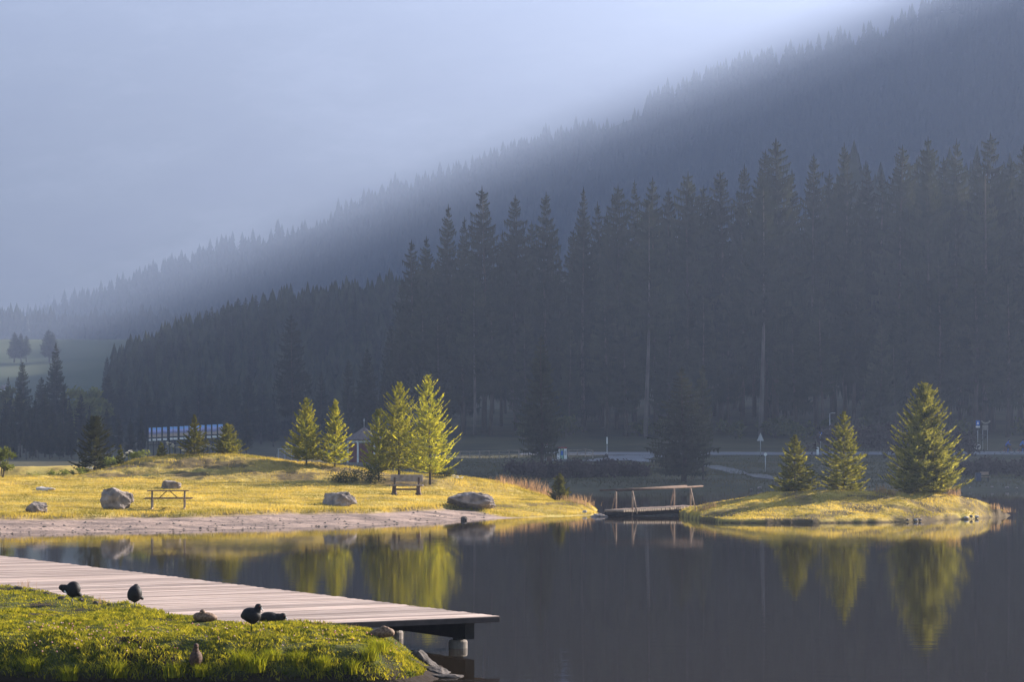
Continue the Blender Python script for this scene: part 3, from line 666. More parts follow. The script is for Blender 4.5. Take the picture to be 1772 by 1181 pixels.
hh = (0.016 + 0.034*nrng.random(len(x)))*(1 + 0.55*sstep(33.4, 32.0, y)) * np.clip(1+1.3*fbm(x*2.4, y*2.4, 8, 3), 0.3, 2.5)
o = blades('bank_grass', np.stack([x, y, z-0.01], 1), hh, 0.011+0.010*nrng.random(len(x)), 1.3, M['blade_bank'])
tag(o, 'short sunlit green grass on the near bank', 'grass', kind='stuff')
n = 330000
x = nrng.uniform(-32, 5.5, n); y = nrng.uniform(86, 134, n); dl = y-shore_y(x) + 0.8*vnoise(x*0.8, y*0.8, 3) + 5*1.5*sstep(-3, 1, x); z = meadow_h(x, y)
k = (dl > 6.9) & (z > 0.03) & (np.abs(x) < 0.216*y) & ~((x < -3) & (y > 122.5) & (y < 128.8) & (nrng.random(n) < 0.6 + 0.35*(fbm(x*0.55, y*0.7, 83, 4) > 0.0)))
x, y, z, dl = x[k], y[k], z[k], dl[k]
hh = (0.03 + 0.06*nrng.random(len(x)))*(1 + 1.6*sstep(9.0, 7.2, dl) + 0.8*sstep(124, 128, y))
o = blades('meadow_grass', np.stack([x, y, z-0.01], 1), hh, 0.02+0.02*nrng.random(len(x)), 0.8, M['blade_dry'], seg=1)
tag(o, 'short dry yellow grass of the far meadow', 'grass', kind='stuff')
n = 120000
x = nrng.uniform(7.2, 23, n); y = nrng.uniform(97, 117, n); z = islet_h(x, y)
k = (z > 0.12) & ~((fbm(x*0.8, y*0.8, 47, 3) > 0.08) & (nrng.random(n) < 0.7)) & (nrng.random(n) < 0.7); x, y, z = x[k], y[k], z[k]
o = blades('islet_grass', np.stack([x, y, z-0.01], 1), 0.03+0.07*nrng.random(len(x)), 0.02+0.02*nrng.random(len(x)), 0.8, M['blade_dry'], seg=1)
tag(o, 'short dry grass covering the islet', 'grass', kind='stuff')
n = 60000                                                                # rough grass on the far bank
x = nrng.uniform(-12, 44, n); y = nrng.uniform(175, 284, n); z = far_h(x, y); k = in_view(x, y, 4) & ((y < 226) | (nrng.random(n) < 0.25)); x, y, z = x[k], y[k], z[k]
M['blade_far'] = mat_leaf('far bank blades', (0.05, 0.05, 0.022), (0.11, 0.09, 0.04), 0.4, 0.2, vary=0.05)
o = blades('far_bank_grass', np.stack([x, y, z-0.02], 1), (0.06+0.16*nrng.random(len(x)))*(0.6+0.8*(fbm(x*0.15, y*0.15, 3, 2)+0.5)), 0.06+0.06*nrng.random(len(x)), 0.6, M['blade_far'], seg=1)
tag(o, 'rough shaded grass on the far bank below the road', 'grass', kind='stuff')

def clump(name, p, n, h, spread, lean, mat, label, group, w=0.012):
    P = np.stack([nrng.normal(0, spread, n), nrng.normal(0, spread, n), np.full(n, -0.03)], 1)
    o = blades(name, P, h*nrng.uniform(0.5, 1.1, n), w*nrng.uniform(0.7, 1.3, n), lean, mat); o.location = p
    tag(o, label, 'grass', group); return o
for px, py, h in ((418, 1158, 0.30), (445, 1165, 0.26), (205, 1172, 0.24), (640, 1142, 0.24), (560, 1160, 0.22), (58, 1160, 0.20), (515, 1150, 0.2), (300, 1176, 0.2), (655, 1125, 0.18), (610, 1165, 0.22), (120, 1176, 0.22), (470, 1140, 0.16), (350, 1168, 0.18)):
    p = place(px, py, 31.6, 40, 0.02)
    clump('grass_tuft', p, 260, h, 0.055, 0.9, M['blade_tuft'], 'tall arching green grass tuft on the steep front of the near bank', 'tall tufts on the near bank', 0.008)
for px, py, h in ((905, 845, 0.75), (918, 848, 0.9), (930, 852, 0.7), (945, 860, 0.5), (890, 842, 0.5), (1000, 872, 0.55), (1012, 876, 0.45), (985, 868, 0.5), (870, 838, 0.45)):
    p = place(px, py, 100, 131)
    clump('grass_clump', p, 70, h*rnd.uniform(0.7, 1.15), 0.30, 0.5, M['blade_straw'], 'clump of tall reddish dry grass on the slope beside the small spruce', 'tall dry grass on the slope', 0.02)
for px, py, h in ((1215, 884, 0.3), (1230, 880, 0.35), (1662, 858, 0.5), (1650, 858, 0.45), (1525, 852, 0.4), (1540, 856, 0.3), (1720, 884, 0.3), (1738, 888, 0.25)):
    p = place(px, py, 98, 113)
    clump('grass_clump', p, 70, h, 0.2, 0.35, M['blade_straw'], 'wispy dry grass on the edge of the islet', 'wispy grass on the islet', 0.018)
for px, py, h in ((640, 1090, 0.14), (560, 1082, 0.12), (40, 1018, 0.2), (170, 1045, 0.18), (610, 1090, 0.12)):
    p = place(px, py, 33, 45, 0.02)
    clump('grass_clump', p, 24, h, 0.08, 0.5, M['blade_straw'], 'thin seed stalks at the edge of the pier', 'seed stalks by the pier', 0.006)
# clover heads: tiny, past counting
V = []; F = []
for i in range(150):
    px = rnd.gauss(150, 60) if i < 50 else (rnd.uniform(30, 700)); py = rnd.uniform(1095, 1160)
    x_, y_ = to_x(px, 32.8), rnd.uniform(32.0, 33.8); z_ = float(bank_h(x_, y_))
    if z_ < 0.1: continue
    c = Vector((x_, y_, z_+0.07)); k = len(V); r_ = rnd.uniform(0.009, 0.015)
    V += [tuple(c+Vector(q)*r_) for q in ((1, 0, 0), (0, 1, 0), (-1, 0, 0), (0, -1, 0), (0, 0, 1), (0, 0, -1))]
    F += [(k+a, k+b_, k+e_) for a, b_, e_ in ((0, 1, 4), (1, 2, 4), (2, 3, 4), (3, 0, 4), (1, 0, 5), (2, 1, 5), (3, 2, 5), (0, 3, 5))]
M['clover'] = mat_basic('clover pink', (0.45, 0.12, 0.10), (0.62, 0.45, 0.40), 8.0, 0.8)
o = link('clover_flowers', mesh_np('clover', np.array(V), np.array(F), True), None, M['clover']); tag(o, 'small pink and red clover heads dotted over the near bank', 'flowers', kind='stuff')

# ---------------------------------------------------------------- rocks
def rock_mesh(name, dims, seed, rough=0.10, block=0.5, sub=3):
    r = random.Random(seed); bm = bmesh.new()
    for i in range(26):
        v = Vector((r.gauss(0, 1), r.gauss(0, 1), r.gauss(0, 1))); m_ = max(abs(v.x), abs(v.y), abs(v.z))
        v = (v.normalized()*(1-block) + (v/m_)*block*0.9)*r.uniform(0.9, 1.05)
        bm.verts.new((v.x, v.y, v.z))
    bmesh.ops.convex_hull(bm, input=bm.verts[:])
    bmesh.ops.delete(bm, geom=[v for v in bm.verts if not v.link_faces], context='VERTS')
    bmesh.ops.triangulate(bm, faces=bm.faces[:])
    for _ in range(sub): bmesh.ops.subdivide_edges(bm, edges=bm.edges[:], cuts=1, use_grid_fill=True)
    off = Vector((seed*3.1, seed*1.7, seed*0.9))
    for v in bm.verts:
        n_ = mnoise.fractal(v.co*1.6+off, 0.9, 2.0, 5); n2_ = mnoise.noise(v.co*4.0+off)
        v.co += v.co.normalized()*(rough*n_*0.6 + rough*0.35*n2_)
        v.co.x *= dims[0]/2; v.co.y *= dims[1]/2; v.co.z *= dims[2]*0.62
    me = bpy.data.meshes.new(name); bm.to_mesh(me); bm.free(); return me
def rock(name, px, pbase, wpx, hpx, d0, d1, label, seed, mat='rock', group=None, depth=0.75, rz=0.0, block=0.5, p=None, rough=0.19):
    p = p or place(px, pbase, d0, d1)
    s = FPX/p.y; w = wpx/s; h = hpx/s
    o = link(name, rock_mesh(name, (w, w*depth, h), seed, rough, block), None, M[mat])
    dy = w*depth*0.4
    o.location = (p.x, p.y+dy, ground_at(p.x, p.y+dy*0.3) + h*0.42); o.rotation_euler = (0, 0, rz)
    tag(o, label, 'rock', group); return o
rock('boulder', 58, 889, 46, 20, 80, 125, 'low grey boulder nearest the left edge of the meadow', 1)
rock('boulder', 199, 883, 60, 37, 80, 125, 'large pale pointed boulder left of the picnic table', 2, rz=0.5, block=0.2)
rock('boulder', 295, 847, 36, 15, 80, 125, 'small squared boulder at the foot of the mound behind the picnic table', 3, block=0.9)
rock('boulder', 585, 877, 68, 24, 80, 125, 'long flat-topped boulder between picnic table and bench', 4, block=0.85, depth=0.6)
rock('boulder', 814, 884, 90, 31, 80, 125, 'widest craggy boulder on the shore to the right of the bench', 5, block=0.6, depth=0.6)
rock('boulder', 76, 851, 36, 8, 80, 128, 'thin pale slab of rock lying in the grass left of the mound', 6, 'rock_pale')
rock('shore_stone', 803, 903, 12, 8, 80, 125, 'small dark stone on the wet beach below the widest boulder', 7, 'rock_dark')
rock('boulder', 1037, 899, 34, 17, 100, 125, 'grey rock holding the left end of the footbridge', 8, p=Vector((to_x(1037, 108.5), 108.2, 0.0)))
rock('boulder', 1165, 897, 26, 22, 100, 125, 'grey rock under the islet end of the footbridge', 9, p=Vector((to_x(1165, 109.5), 109.5, 0.0)))
for k, (px, w_) in enumerate(((1012, 9), (1055, 8), (1080, 9), (1098, 14), (1112, 9), (1132, 10), (1143, 8), (1152, 7))):
    d = 111.5 + 0.4*(k % 3)
    rock('shore_stone', px, 890, w_, 6, 100, 125, 'small pale stone in the shallow water under the footbridge', 20+k, 'rock_pale', 'stones under the footbridge', p=Vector((to_x(px, d), d, 0.02)))
for k in range(14):
    px = 1570 + k*11.5 + rnd.uniform(-3, 3); x_ = to_x(px, 101.5); yf = float(np.interp(x_, ISX, ISY)); x_ = to_x(px, yf)
    rock('shore_stone', px, 900, rnd.uniform(6, 12), rnd.uniform(3, 5), 98, 112, 'small stone along the water edge of the islet', 40+k, 'rock_pale' if k % 2 else 'rock', 'stones on the islet shore', p=Vector((x_, float(np.interp(x_, ISX, ISY))-0.15, 0.01)))
for k, (px, w_) in enumerate(((1300, 9), (1315, 12), (1352, 8), (1610, 8), (1680, 8), (1717, 8), (1743, 12), (1760, 7), (1395, 9), (1490, 8), (1252, 8))):
    d = 174.8 + rnd.uniform(-0.6, 0.8)
    rock('shore_stone', px, 848, w_*rnd.uniform(0.55, 0.95), w_*rnd.uniform(0.25, 0.45), 170, 190, 'pale stone at the foot of the far bank', 60+k, 'rock', 'stones along the far bank', p=Vector((to_x(px, d), d, 0.05)))
rock('boulder', 1690, 768, 18, 10, 270, 320, 'pale rounded boulder below the blue sign on the far road', 71, 'rock_pale', p=on(1690, 299))
# rocks at the tip of the near bank
def rock_at(name, loc, dims, rz, label, seed, mat, block=0.3, tilt=(0, 0), rough=0.16):
    o = link(name, rock_mesh(name, dims, seed, rough, block, 4), None, M[mat]); o.location = loc; o.rotation_euler = (tilt[0], tilt[1], rz); tag(o, label, 'rock'); return o
rock_at('boulder', (-1.25, 34.0, 0.04), (0.55, 0.6, 0.34), 0.4, 'dark rough rock at the tip of the near bank below the pier', 81, 'rock_dark', tilt=(0, 0.35))
rock_at('boulder', (-1.05, 33.3, 0.0), (0.5, 0.55, 0.18), -0.3, 'low dark rock running into the water in front of the bank tip', 82, 'rock_dark', tilt=(0, 0.2))
rock_at('boulder', (-0.86, 32.75, 0.0), (0.52, 0.34, 0.07), 0.2, 'thin wet slab of rock awash at the water line', 83, 'rock_dark', 0.5)
for k, (px, py) in enumerate(((55, 1030), (80, 1034), (105, 1042), (140, 1046), (165, 1050), (190, 1053), (30, 1025))):
    p = place(px, py-4, 34, 50, 0.02)
    rock('rubble_stone', px, py, rnd.uniform(9, 16), rnd.uniform(3, 6), 34, 50, 'broken stone in the gap between pier and near bank', 90+k, 'rock_dark', 'stones along the pier edge', p=p)
# pebbles on the beach, past counting
V = []; F = []
tet = [(1, 0, 0), (-0.6, 0.8, 0), (-0.6, -0.8, 0), (0.1, 0.1, 0.7)]
for i in range(380):
    x_ = rnd.uniform(-22, -0.5); y_ = float(shore_y(x_)) + abs(rnd.gauss(0, 3.0)); 
    if y_ - float(shore_y(x_)) > 6.5: continue
    r_ = 0.025 + 0.075*rnd.random()**2; a = rnd.random()*6.28; k = len(V); z_ = float(meadow_h(x_, y_))
    V += [(x_ + r_*(q[0]*math.cos(a)-q[1]*math.sin(a)), y_ + r_*(q[0]*math.sin(a)+q[1]*math.cos(a)), z_ + r_*q[2] - 0.005) for q in tet]
    F += [(k, k+1, k+3), (k+1, k+2, k+3), (k+2, k, k+3)]
o = link('pebbles', mesh_np('pebbles', np.array(V), np.array(F)), None, M['rock_dark']); tag(o, 'dark pebbles and clods strewn over the beach', 'pebbles', kind='stuff')

# ---------------------------------------------------------------- pier
m, nt, ln, b = new_mat('weathered plank'); M['plank'] = m
b.inputs['Roughness'].default_value = 0.7; b.inputs['Specular IOR Level'].default_value = 0.35
tc = nt.new('ShaderNodeTexCoord'); oi = nt.new('ShaderNodeObjectInfo'); mp = nt.new('ShaderNodeMapping'); mp.inputs['Scale'].default_value = (0.5, 9, 9)
mlt = nt.new('ShaderNodeMath'); mlt.operation = 'MULTIPLY'; mlt.inputs[1].default_value = 71.0; ln.new(oi.outputs['Random'], mlt.inputs[0])
ad = nt.new('ShaderNodeVectorMath'); ad.operation = 'ADD'; ln.new(tc.outputs['Object'], mp.inputs[0]); ln.new(mp.outputs[0], ad.inputs[0]); ln.new(mlt.outputs[0], ad.inputs[1])
n1 = nt.new('ShaderNodeTexNoise'); n1.inputs['Scale'].default_value = 1.3; n1.inputs['Detail'].default_value = 6; ln.new(ad.outputs[0], n1.inputs['Vector'])
r = nt.new('ShaderNodeValToRGB'); r.color_ramp.elements[0].position = 0.3; r.color_ramp.elements[1].position = 0.68
r.color_ramp.elements[0].color = (0.29, 0.20, 0.155, 1); r.color_ramp.elements[1].color = (0.70, 0.53, 0.44, 1); ln.new(n1.outputs['Fac'], r.inputs[0])
hs = nt.new('ShaderNodeHueSaturation'); mr = nt.new('ShaderNodeMapRange'); mr.inputs[3].default_value = 0.52; mr.inputs[4].default_value = 1.1
ln.new(oi.outputs['Random'], mr.inputs[0]); ln.new(mr.outputs[0], hs.inputs['Value']); ln.new(r.outputs[0], hs.inputs['Color']); ln.new(hs.outputs[0], b.inputs['Base Color'])
bp = nt.new('ShaderNodeBump'); bp.inputs['Distance'].default_value = 0.004; ln.new(n1.outputs['Fac'], bp.inputs['Height']); ln.new(bp.outputs[0], b.inputs['Normal'])
pier = empty('pier', (C0[0], C0[1], 0), 0, 'weathered grey plank pier reaching from the near bank over the water', 'pier')
ANG = math.atan2(DIRR[1], DIRR[0])
pm = [MB().box((-DECKW/2, 0, 0), (DECKW, 0.127, 0.055)).mesh('plank', bevel=0.006) for _ in range(3)]
for k_ in pm: k_.materials.append(M['plank'])
for i in range(186):
    t = 0.07 + i*0.145
    o = link('plank', pm[i % 3], pier)
    j = rnd.uniform(-0.03, 0.03)
    o.location = (DIRL[0]*t + DIRR[0]*j, DIRL[1]*t + DIRR[1]*j, DECKH-0.0275 + rnd.uniform(-0.007, 0.005)); o.rotation_euler = (rnd.uniform(-0.012, 0.012), 0, ANG)
fo = MB().box((-DECKW/2, -0.018, 0), (DECKW+0.02, 0.03, 0.085)).build('edge_shade_strip', M['edge_shade'], pier, bevel=0.004)  # added strip: shaded front edge of the end plank, painted dark
fo.location = (0, 0, DECKH-0.05); fo.rotation_euler = (0, 0, ANG)
for off in (-0.36, -2.15, -3.94):
    mb = MB().box((0, 0, 0), (0.16, 26.6, 0.30)); o = mb.build('beam', M['wood_dark'], pier)
    o.location = (DIRL[0]*13.55 + DIRR[0]*off, DIRL[1]*13.55 + DIRR[1]*off, DECKH-0.055-0.155); o.rotation_euler = (0, 0, ANG)
for off in (-0.36, -3.94):
    for t in [0.62 + 2.15*k for k in range(12)]:
        mb = MB(); mb.tube([(0, 0, -1.5), (0, 0, 0.10)], 0.145, 20); mb.tube([(0, 0, 0.10), (0, 0, 0.125)], [0.145, 0.13], 20)
        o = mb.build('post', M['concrete'], pier); o.location = (DIRL[0]*t + DIRR[0]*off, DIRL[1]*t + DIRR[1]*off, 0)
        mb = MB().box((0, 0, 0.145), (0.11, 0.14, 0.045)); mb.box((-0.05, 0, 0.16), (0.015, 0.1, 0.09)); mb.box((0.05, 0, 0.16), (0.015, 0.1, 0.09)); c = mb.build('bracket', M['dark'], o); c.rotation_euler = (0, 0, ANG)

# ---------------------------------------------------------------- footbridge
bl = Vector((to_x(1062, 108.8), 108.8, 0.25)); br_ = Vector((to_x(1198, 112.2), 112.2, 0.36))
dirb = (br_-bl); LB = dirb.length; dn = dirb.normalized(); nb = Vector((-dn.y, dn.x, 0)).normalized()
bridge = empty('footbridge', bl, 0, 'small log footbridge with pole handrails between the shore and the islet', 'bridge')
lm = MB().tube([(0, -0.62, 0), (0, 0.62, 0)], 0.062, 9, cap=False).mesh('log', True)
lm.materials.append(M['wood_log'])
em = MB().tube([(0, -0.628, 0), (0, -0.619, 0)], 0.06, 9).mesh('log_end'); em.materials.append(M['wood_cut'])
nl = int(LB/0.14)
for i in range(nl):
    p = dn*(i+0.5)*LB/nl; o = link('log', lm, bridge); o.location = p; a = math.atan2(dn.y, dn.x) + rnd.uniform(-0.03, 0.03); o.rotation_euler = (rnd.uniform(-0.02, 0.02), 0, a)
    link('log_end', em, o)
for sg in (-1, 1):
    MB().tube([nb*0.42*sg + Vector((0, 0, -0.17)) - dn*0.1, nb*0.42*sg + dirb + Vector((0, 0, -0.15))+dn*0.1], 0.085, 10).build('stringer', M['wood_dark'], bridge, True)
    e0 = nb*0.52*sg + Vector((0, 0, 0.93)) - dn*0.35; e1 = nb*0.52*sg + dirb + Vector((0, 0, 0.95)) + dn*0.15
    hr = MB().tube([e0, (e0+e1)/2 + Vector((0, 0, -0.015)), e1], 0.042, 9).build('handrail', M['wood_brown'], bridge, True)
    MB().tube([e1 - dn*0.004, e1 + dn*0.006], 0.04, 9).build('rail_end', M['wood_cut'], hr)
    for f in (0.13, 0.87):
        b0 = dirb*f + nb*0.52*sg
        MB().tube([b0 + Vector((0, 0, -0.25)), b0 + Vector((0, 0, 0.90))], 0.036, 8).build('rail_post', M['wood_log'], bridge, True)
        MB().tube([b0 + nb*0.42*sg - dn*0.12*(-sg) + Vector((0, 0, -0.12)), b0 + Vector((0, 0, 0.88))], 0.036, 8).build('brace', M['wood_log'], bridge, True)

# ---------------------------------------------------------------- bench and picnic table
p = place(703, 857, 95, 130)
be = empty('bench', (p.x, p.y, p.z), -0.06, 'heavy wooden park bench with a slab backrest on the lawn below the larches', 'bench')
MB().box((0, 0.0, 0.44), (1.62, 0.40, 0.06)).build('seat', M['wood_grey'], be, bevel=0.01)
MB().box((0, 0.27, 0.78), (1.56, 0.07, 0.34), rx=-0.14).build('backrest', M['wood_grey'], be, bevel=0.02)
for sx in (-0.58, 0.58):
    mb = MB().box((sx, 0.05, 0.20), (0.20, 0.34, 0.46), taper=0.8); mb.box((sx, 0.02, 0.03), (0.26, 0.44, 0.10)); mb.build('leg', M['wood_brown'], be, bevel=0.015)
    MB().box((sx, 0.235, 0.62), (0.09, 0.06, 0.40), rx=-0.14).build('back_support', M['wood_brown'], be)
MB().box((0, 0.06, 0.25), (0.98, 0.07, 0.09)).build('stretcher', M['wood_brown'], be)
p = place(289, 882, 88, 125)
pt = empty('picnic_table', (p.x, p.y+0.4, p.z), 0.10, 'slim wooden picnic table with attached benches on the lawn', 'table')
for k in range(4): MB().box((0, -0.27 + 0.18*k, 0.745), (1.70, 0.165, 0.035)).build('tabletop_board', M['wood_brown'], pt)
for sy in (-0.62, 0.62):
    for k in (-0.07, 0.07): MB().box((0, sy+k*1.1, 0.44), (1.95, 0.135, 0.035)).build('seat_board', M['wood_brown'], pt)
for sx in (-0.66, 0.66):
    for sy in (-0.2, 0.2): MB().box((sx, sy, 0.37), (0.06, 0.06, 0.72)).build('leg', M['wood_grey'], pt)
    for sy in (-0.62, 0.62): MB().box((sx-0.0, sy, 0.21), (0.05, 0.05, 0.43)).build('seat_leg', M['wood_grey'], pt)
    MB().box((sx, 0, 0.02), (0.07, 1.36, 0.06)).build('foot_rail', M['wood_cut'], pt)  # pale tone puts the sunlight on the feet into the colour
    MB().box((sx, 0, 0.40), (0.05, 1.3, 0.05)).build('seat_bearer', M['wood_grey'], pt)
    MB().tube([(sx*0.62, 0, 0.42), (sx*0.1, 0, 0.73)], 0.02, 6).build('brace', M['wood_brown'], pt)

# ---------------------------------------------------------------- shrubs and flowering weeds
M['shrub'] = mat_leaf('shrub leaves', (0.05, 0.06, 0.018), (0.12, 0.12, 0.03), 0.4, 1.5)
M['shrub_lit'] = mat_leaf('bright shrub leaves', (0.12, 0.15, 0.03), (0.24, 0.24, 0.045), 0.5, 1.5)
M['shrub_far'] = mat_leaf('purplish shrub leaves', (0.055, 0.038, 0.038), (0.085, 0.06, 0.055), 0.35, 0.6)
M['petal'] = mat_leaf('white umbel', (0.62, 0.58, 0.48), (0.8, 0.76, 0.66), 0.4, 3.0, vary=0.05)
for k, (px, py, H_, R_, lab) in enumerate(((640, 838, 0.75, 0.9, 'dark low shrub with pale blossom under the larches'), (600, 836, 0.5, 0.8, 'low shrub at the foot of the pavilion-side conifers'), (770, 826, 0.4, 0.6, 'low weeds at the right foot of the tallest larch'))):
    leafy('shrub', place(px, py, 100, 131), H_, R_, M['shrub'], lab, None, 900, 100+k, 'shrub', 0.05)
p = on(4, 120); leafy('shrub', p, 1.5, 0.6, M['shrub_lit'], 'bright green bush cut by the left edge of the meadow', None, 1400, 104, 'shrub', 0.06)
for k, (px, d, H_) in enumerate(((232, 131, 0.45), (246, 131, 0.5), (190, 131.5, 0.7), (200, 131.5, 0.6), (140, 129, 0.4), (110, 128, 0.45), (90, 128, 0.45), (60, 127, 0.4))):
    leafy('weed_bush', on(px, d), H_, 0.4, M['shrub_lit'], 'yellow-green weeds along the left shoulder of the mound', 'weeds on the mound shoulder', 300, 110+k, 'weeds', 0.045)
for k, (px, d, H_) in enumerate(((294, 130.5, 0.72), (300, 130.5, 0.6), (222, 131, 0.65), (228, 131, 0.6), (352, 130.5, 0.5), (362, 130.5, 0.55), (370, 130.5, 0.45), (155, 130, 0.4), (650, 126, 0.5), (660, 126, 0.45), (787, 126, 0.5), (795, 126, 0.4), (315, 130.5, 0.35), (215, 131, 0.5))):
    e = empty('umbel_plant', on(px, d), 0, 'tall weed with white flat flower heads on the crest of the mound', 'flower', 'white umbels on the mound')
    mb = MB(); mb.tube([(0, 0, -0.05), (0.01, 0, H_*0.7)], [0.012, 0.008], 5)
    heads = [(rnd.uniform(-0.16, 0.16), rnd.uniform(-0.1, 0.1), H_*rnd.uniform(0.8, 1.05)) for _ in range(6)]
    for q in heads: mb.tube([(0.01, 0, H_*0.55), q], 0.005, 4)
    mb.build('stem', M['shrub_lit'], e)
    for q in heads:
        P_ = []; Fq = []
        for j in range(16):
            a = rnd.random()*6.28; rr = 0.065*math.sqrt(rnd.random()); c = Vector(q) + Vector((math.cos(a)*rr, math.sin(a)*rr, -rr*0.3)); i0 = len(P_)
            u_ = Vector((rnd.gauss(0, 1), rnd.gauss(0, 1), rnd.gauss(0, .6))).normalized()*0.025; w_ = u_.cross(Vector((rnd.gauss(0, 1), rnd.gauss(0, 1), 1))).normalized()*0.022
            P_ += [tuple(c-u_), tuple(c+w_), tuple(c+u_), tuple(c-w_)]; Fq.append((i0, i0+1, i0+2, i0+3))
        link('flower_head', mesh_np('umbel', np.array(P_), np.array(Fq)), e, M['petal'])
for k in range(17):
    px = (890 + k*21) if k < 11 else (1655 + (k-11)*24); px += rnd.uniform(-7, 7); d = rnd.uniform(188, 200)
    leafy('shrub', on(px, d), rnd.uniform(0.8, 1.25), rnd.uniform(1.1, 1.7), M['shrub_far'], 'purplish shrub on the far bank below the road junction' if k < 11 else 'purplish shrub on the far bank below the cyclists', 'shrubs below the junction' if k < 11 else 'shrubs below the cyclists', 700, 130+k, 'shrub', 0.13)
for k, (px, d, H_) in enumerate(((1442, 268, 3.2), (1470, 262, 3.6), (1500, 266, 3.4), (1532, 260, 3.8), (1560, 266, 3.0), (1640, 268, 2.8), (1662, 262, 2.6))):
    leafy('shrub', on(px, d), H_, 2.3, M['shrub_far'], 'tall dark bush screening the far road behind the islet conifers', 'tall bushes before the far road', 900, 190+k, 'shrub', 0.2)
for k in range(16):
    px = rnd.uniform(900, 1780); d = rnd.uniform(318, 332)
    leafy('shrub', on(px, d), rnd.uniform(1.5, 3), rnd.uniform(1.5, 2.5), M['shrub'], 'dim undergrowth bush at the foot of the shaded forest', 'bushes at the forest edge', 500, 160+k, 'shrub', 0.25)

# ---------------------------------------------------------------- roads and paths
def strip(name, pts, width, mat, lift=0.07, n=60):
    P_ = [Vector((to_x(a, d), d, 0)) for a, d in pts]; S = []
    for i in range(n+1):
        t = i/n*(len(P_)-1); k = min(int(t), len(P_)-2); f = t-k
        p0, p1, p2, p3 = P_[max(k-1, 0)], P_[k], P_[k+1], P_[min(k+2, len(P_)-1)]
        S.append(0.5*((2*p1) + (p2-p0)*f + (2*p0-5*p1+4*p2-p3)*f*f + (3*p1-p0-3*p2+p3)*f**3))
    V = []
    for i, p in enumerate(S):
        t = (S[min(i+1, n)]-S[max(i-1, 0)]).normalized(); nr = Vector((-t.y, t.x, 0))
        for q in (-1, -0.33, 0.33, 1):
            w = p + nr*q*width/2; V.append((w.x, w.y, float(far_sheet(w.x, w.y)) + lift))
    F = [(i*4+j, i*4+j+1, i*4+j+5, i*4+j+4) for i in range(n) for j in range(3)]
    o = link(name, mesh_np(name, np.array(V), np.array(F), True), None, mat); tag(o, kind='structure'); return o
strip('road', ((905, 290), (1000, 289), (1130, 289), (1300, 289), (1450, 289.5), (1600, 290), (1850, 290)), 8.5, M['asphalt'], 0.08, 120)
strip('road', ((958, 238), (1000, 236), (1040, 238), (1068, 248), (1090, 264), (1120, 283)), 5.0, M['asphalt'], 0.10, 50)
strip('road', ((1060, 250), (1100, 240), (1145, 230)), 3.0, M['asphalt'], 0.12, 30)
strip('path', ((1225, 214), (1260, 205), (1300, 195), (1340, 186), (1400, 182)), 1.6, M['path'], 0.09, 40)
strip('path', ((780, 222), (830, 222), (880, 220)), 1.2, M['path'], 0.09, 20)

# ---------------------------------------------------------------- far bank: signs, board, lamp, fence
def pole(parent, h, r=0.035, mat='metal'): return MB().tube([(0, 0, -0.3), (0, 0, h)], r, 8).build('pole', M[mat], parent, True)
def topz(py, d): return CAMH - (py-HY)*d/FPX
d = 236.0; p = on(972.5, d)
e = empty('notice_board', p, 0, 'three-panel notice board with red caps beside the dark ragged spruce', 'notice board')
hb = topz(776, d) - p.z
M['map'] = mat_basic('printed map panel', (0.10, 0.32, 0.42), (0.30, 0.36, 0.12), 2.2, 0.5)
for k in range(3):
    w_ = 0.29; cx_ = (k-1)*0.335
    pn = MB().box((cx_, 0, hb*0.5+0.06), (w_, 0.08, hb-0.26)).build('panel', M['map' if k == 1 else 'white'], e)
    MB().box((cx_, -0.046, hb*0.62), (w_*0.7, 0.012, hb*0.35)).build('print', M['blue' if k == 1 else 'metal'], pn)
    MB().add([(cx_-0.17, -0.08, hb-0.06), (cx_+0.17, -0.08, hb-0.06), (cx_+0.17, 0.08, hb-0.06), (cx_-0.17, 0.08, hb-0.06), (cx_-0.12, 0, hb+0.1), (cx_+0.12, 0, hb+0.1)],
             [(0, 1, 5, 4), (2, 3, 4, 5), (0, 4, 3), (1, 2, 5), (3, 2, 1, 0)]).build('cap', M['red'], e)
for cx_ in (-0.5, -0.17, 0.17, 0.5): MB().box((cx_, 0.06, hb*0.5-0.1), (0.05, 0.05, hb)).build('post', M['dark'], e)
MB().box((-0.2, 0, 0.0), (0.9, 0.5, 0.26), taper=0.9).build('base', M['concrete'], e)
p = on(950.5, 232); e = empty('litter_bin', p, 0, 'brown litter bin with a pale domed lid left of the notice board', 'bin')
MB().tube([(0, 0, -0.05), (0, 0, 0.62)], [0.27, 0.24], 14).build('body', M['wood_brown'], e, True)
MB().tube([(0, 0, 0.62), (0, 0, 0.70), (0, 0, 0.80), (0, 0, 0.85)], [0.26, 0.27, 0.18, 0.05], 14).build('lid', M['white'], e, True)
p = on(945.5, 233); e = empty('waymark_post', p, 0, 'thin post with small white and red trail signs by the litter bin', 'sign')
pole(e, topz(762, 233)-p.z, 0.03); 
for zz, mm in ((topz(765, 233)-p.z, 'white'), (topz(769, 233)-p.z, 'red'), (topz(774, 233)-p.z, 'white')): MB().box((0, -0.05, zz), (0.2, 0.03, 0.14)).build('plate', M[mm], e)
p = on(1050.5, 262); e = empty('marker_post', p, 0, 'thin pole with a white upper sleeve at the road junction', 'post')
pole(e, topz(770, 262)-p.z, 0.04); MB().box((0, 0, topz(763, 262)-p.z), (0.14, 0.06, 0.75)).build('sleeve', M['white'], e)
p = on(1316, 283.5); e = empty('road_sign', p, 0, 'triangular road sign seen from behind on the far road, left of the islet', 'sign')
h_ = topz(757, 283.5)-p.z; pole(e, h_+0.3, 0.045)
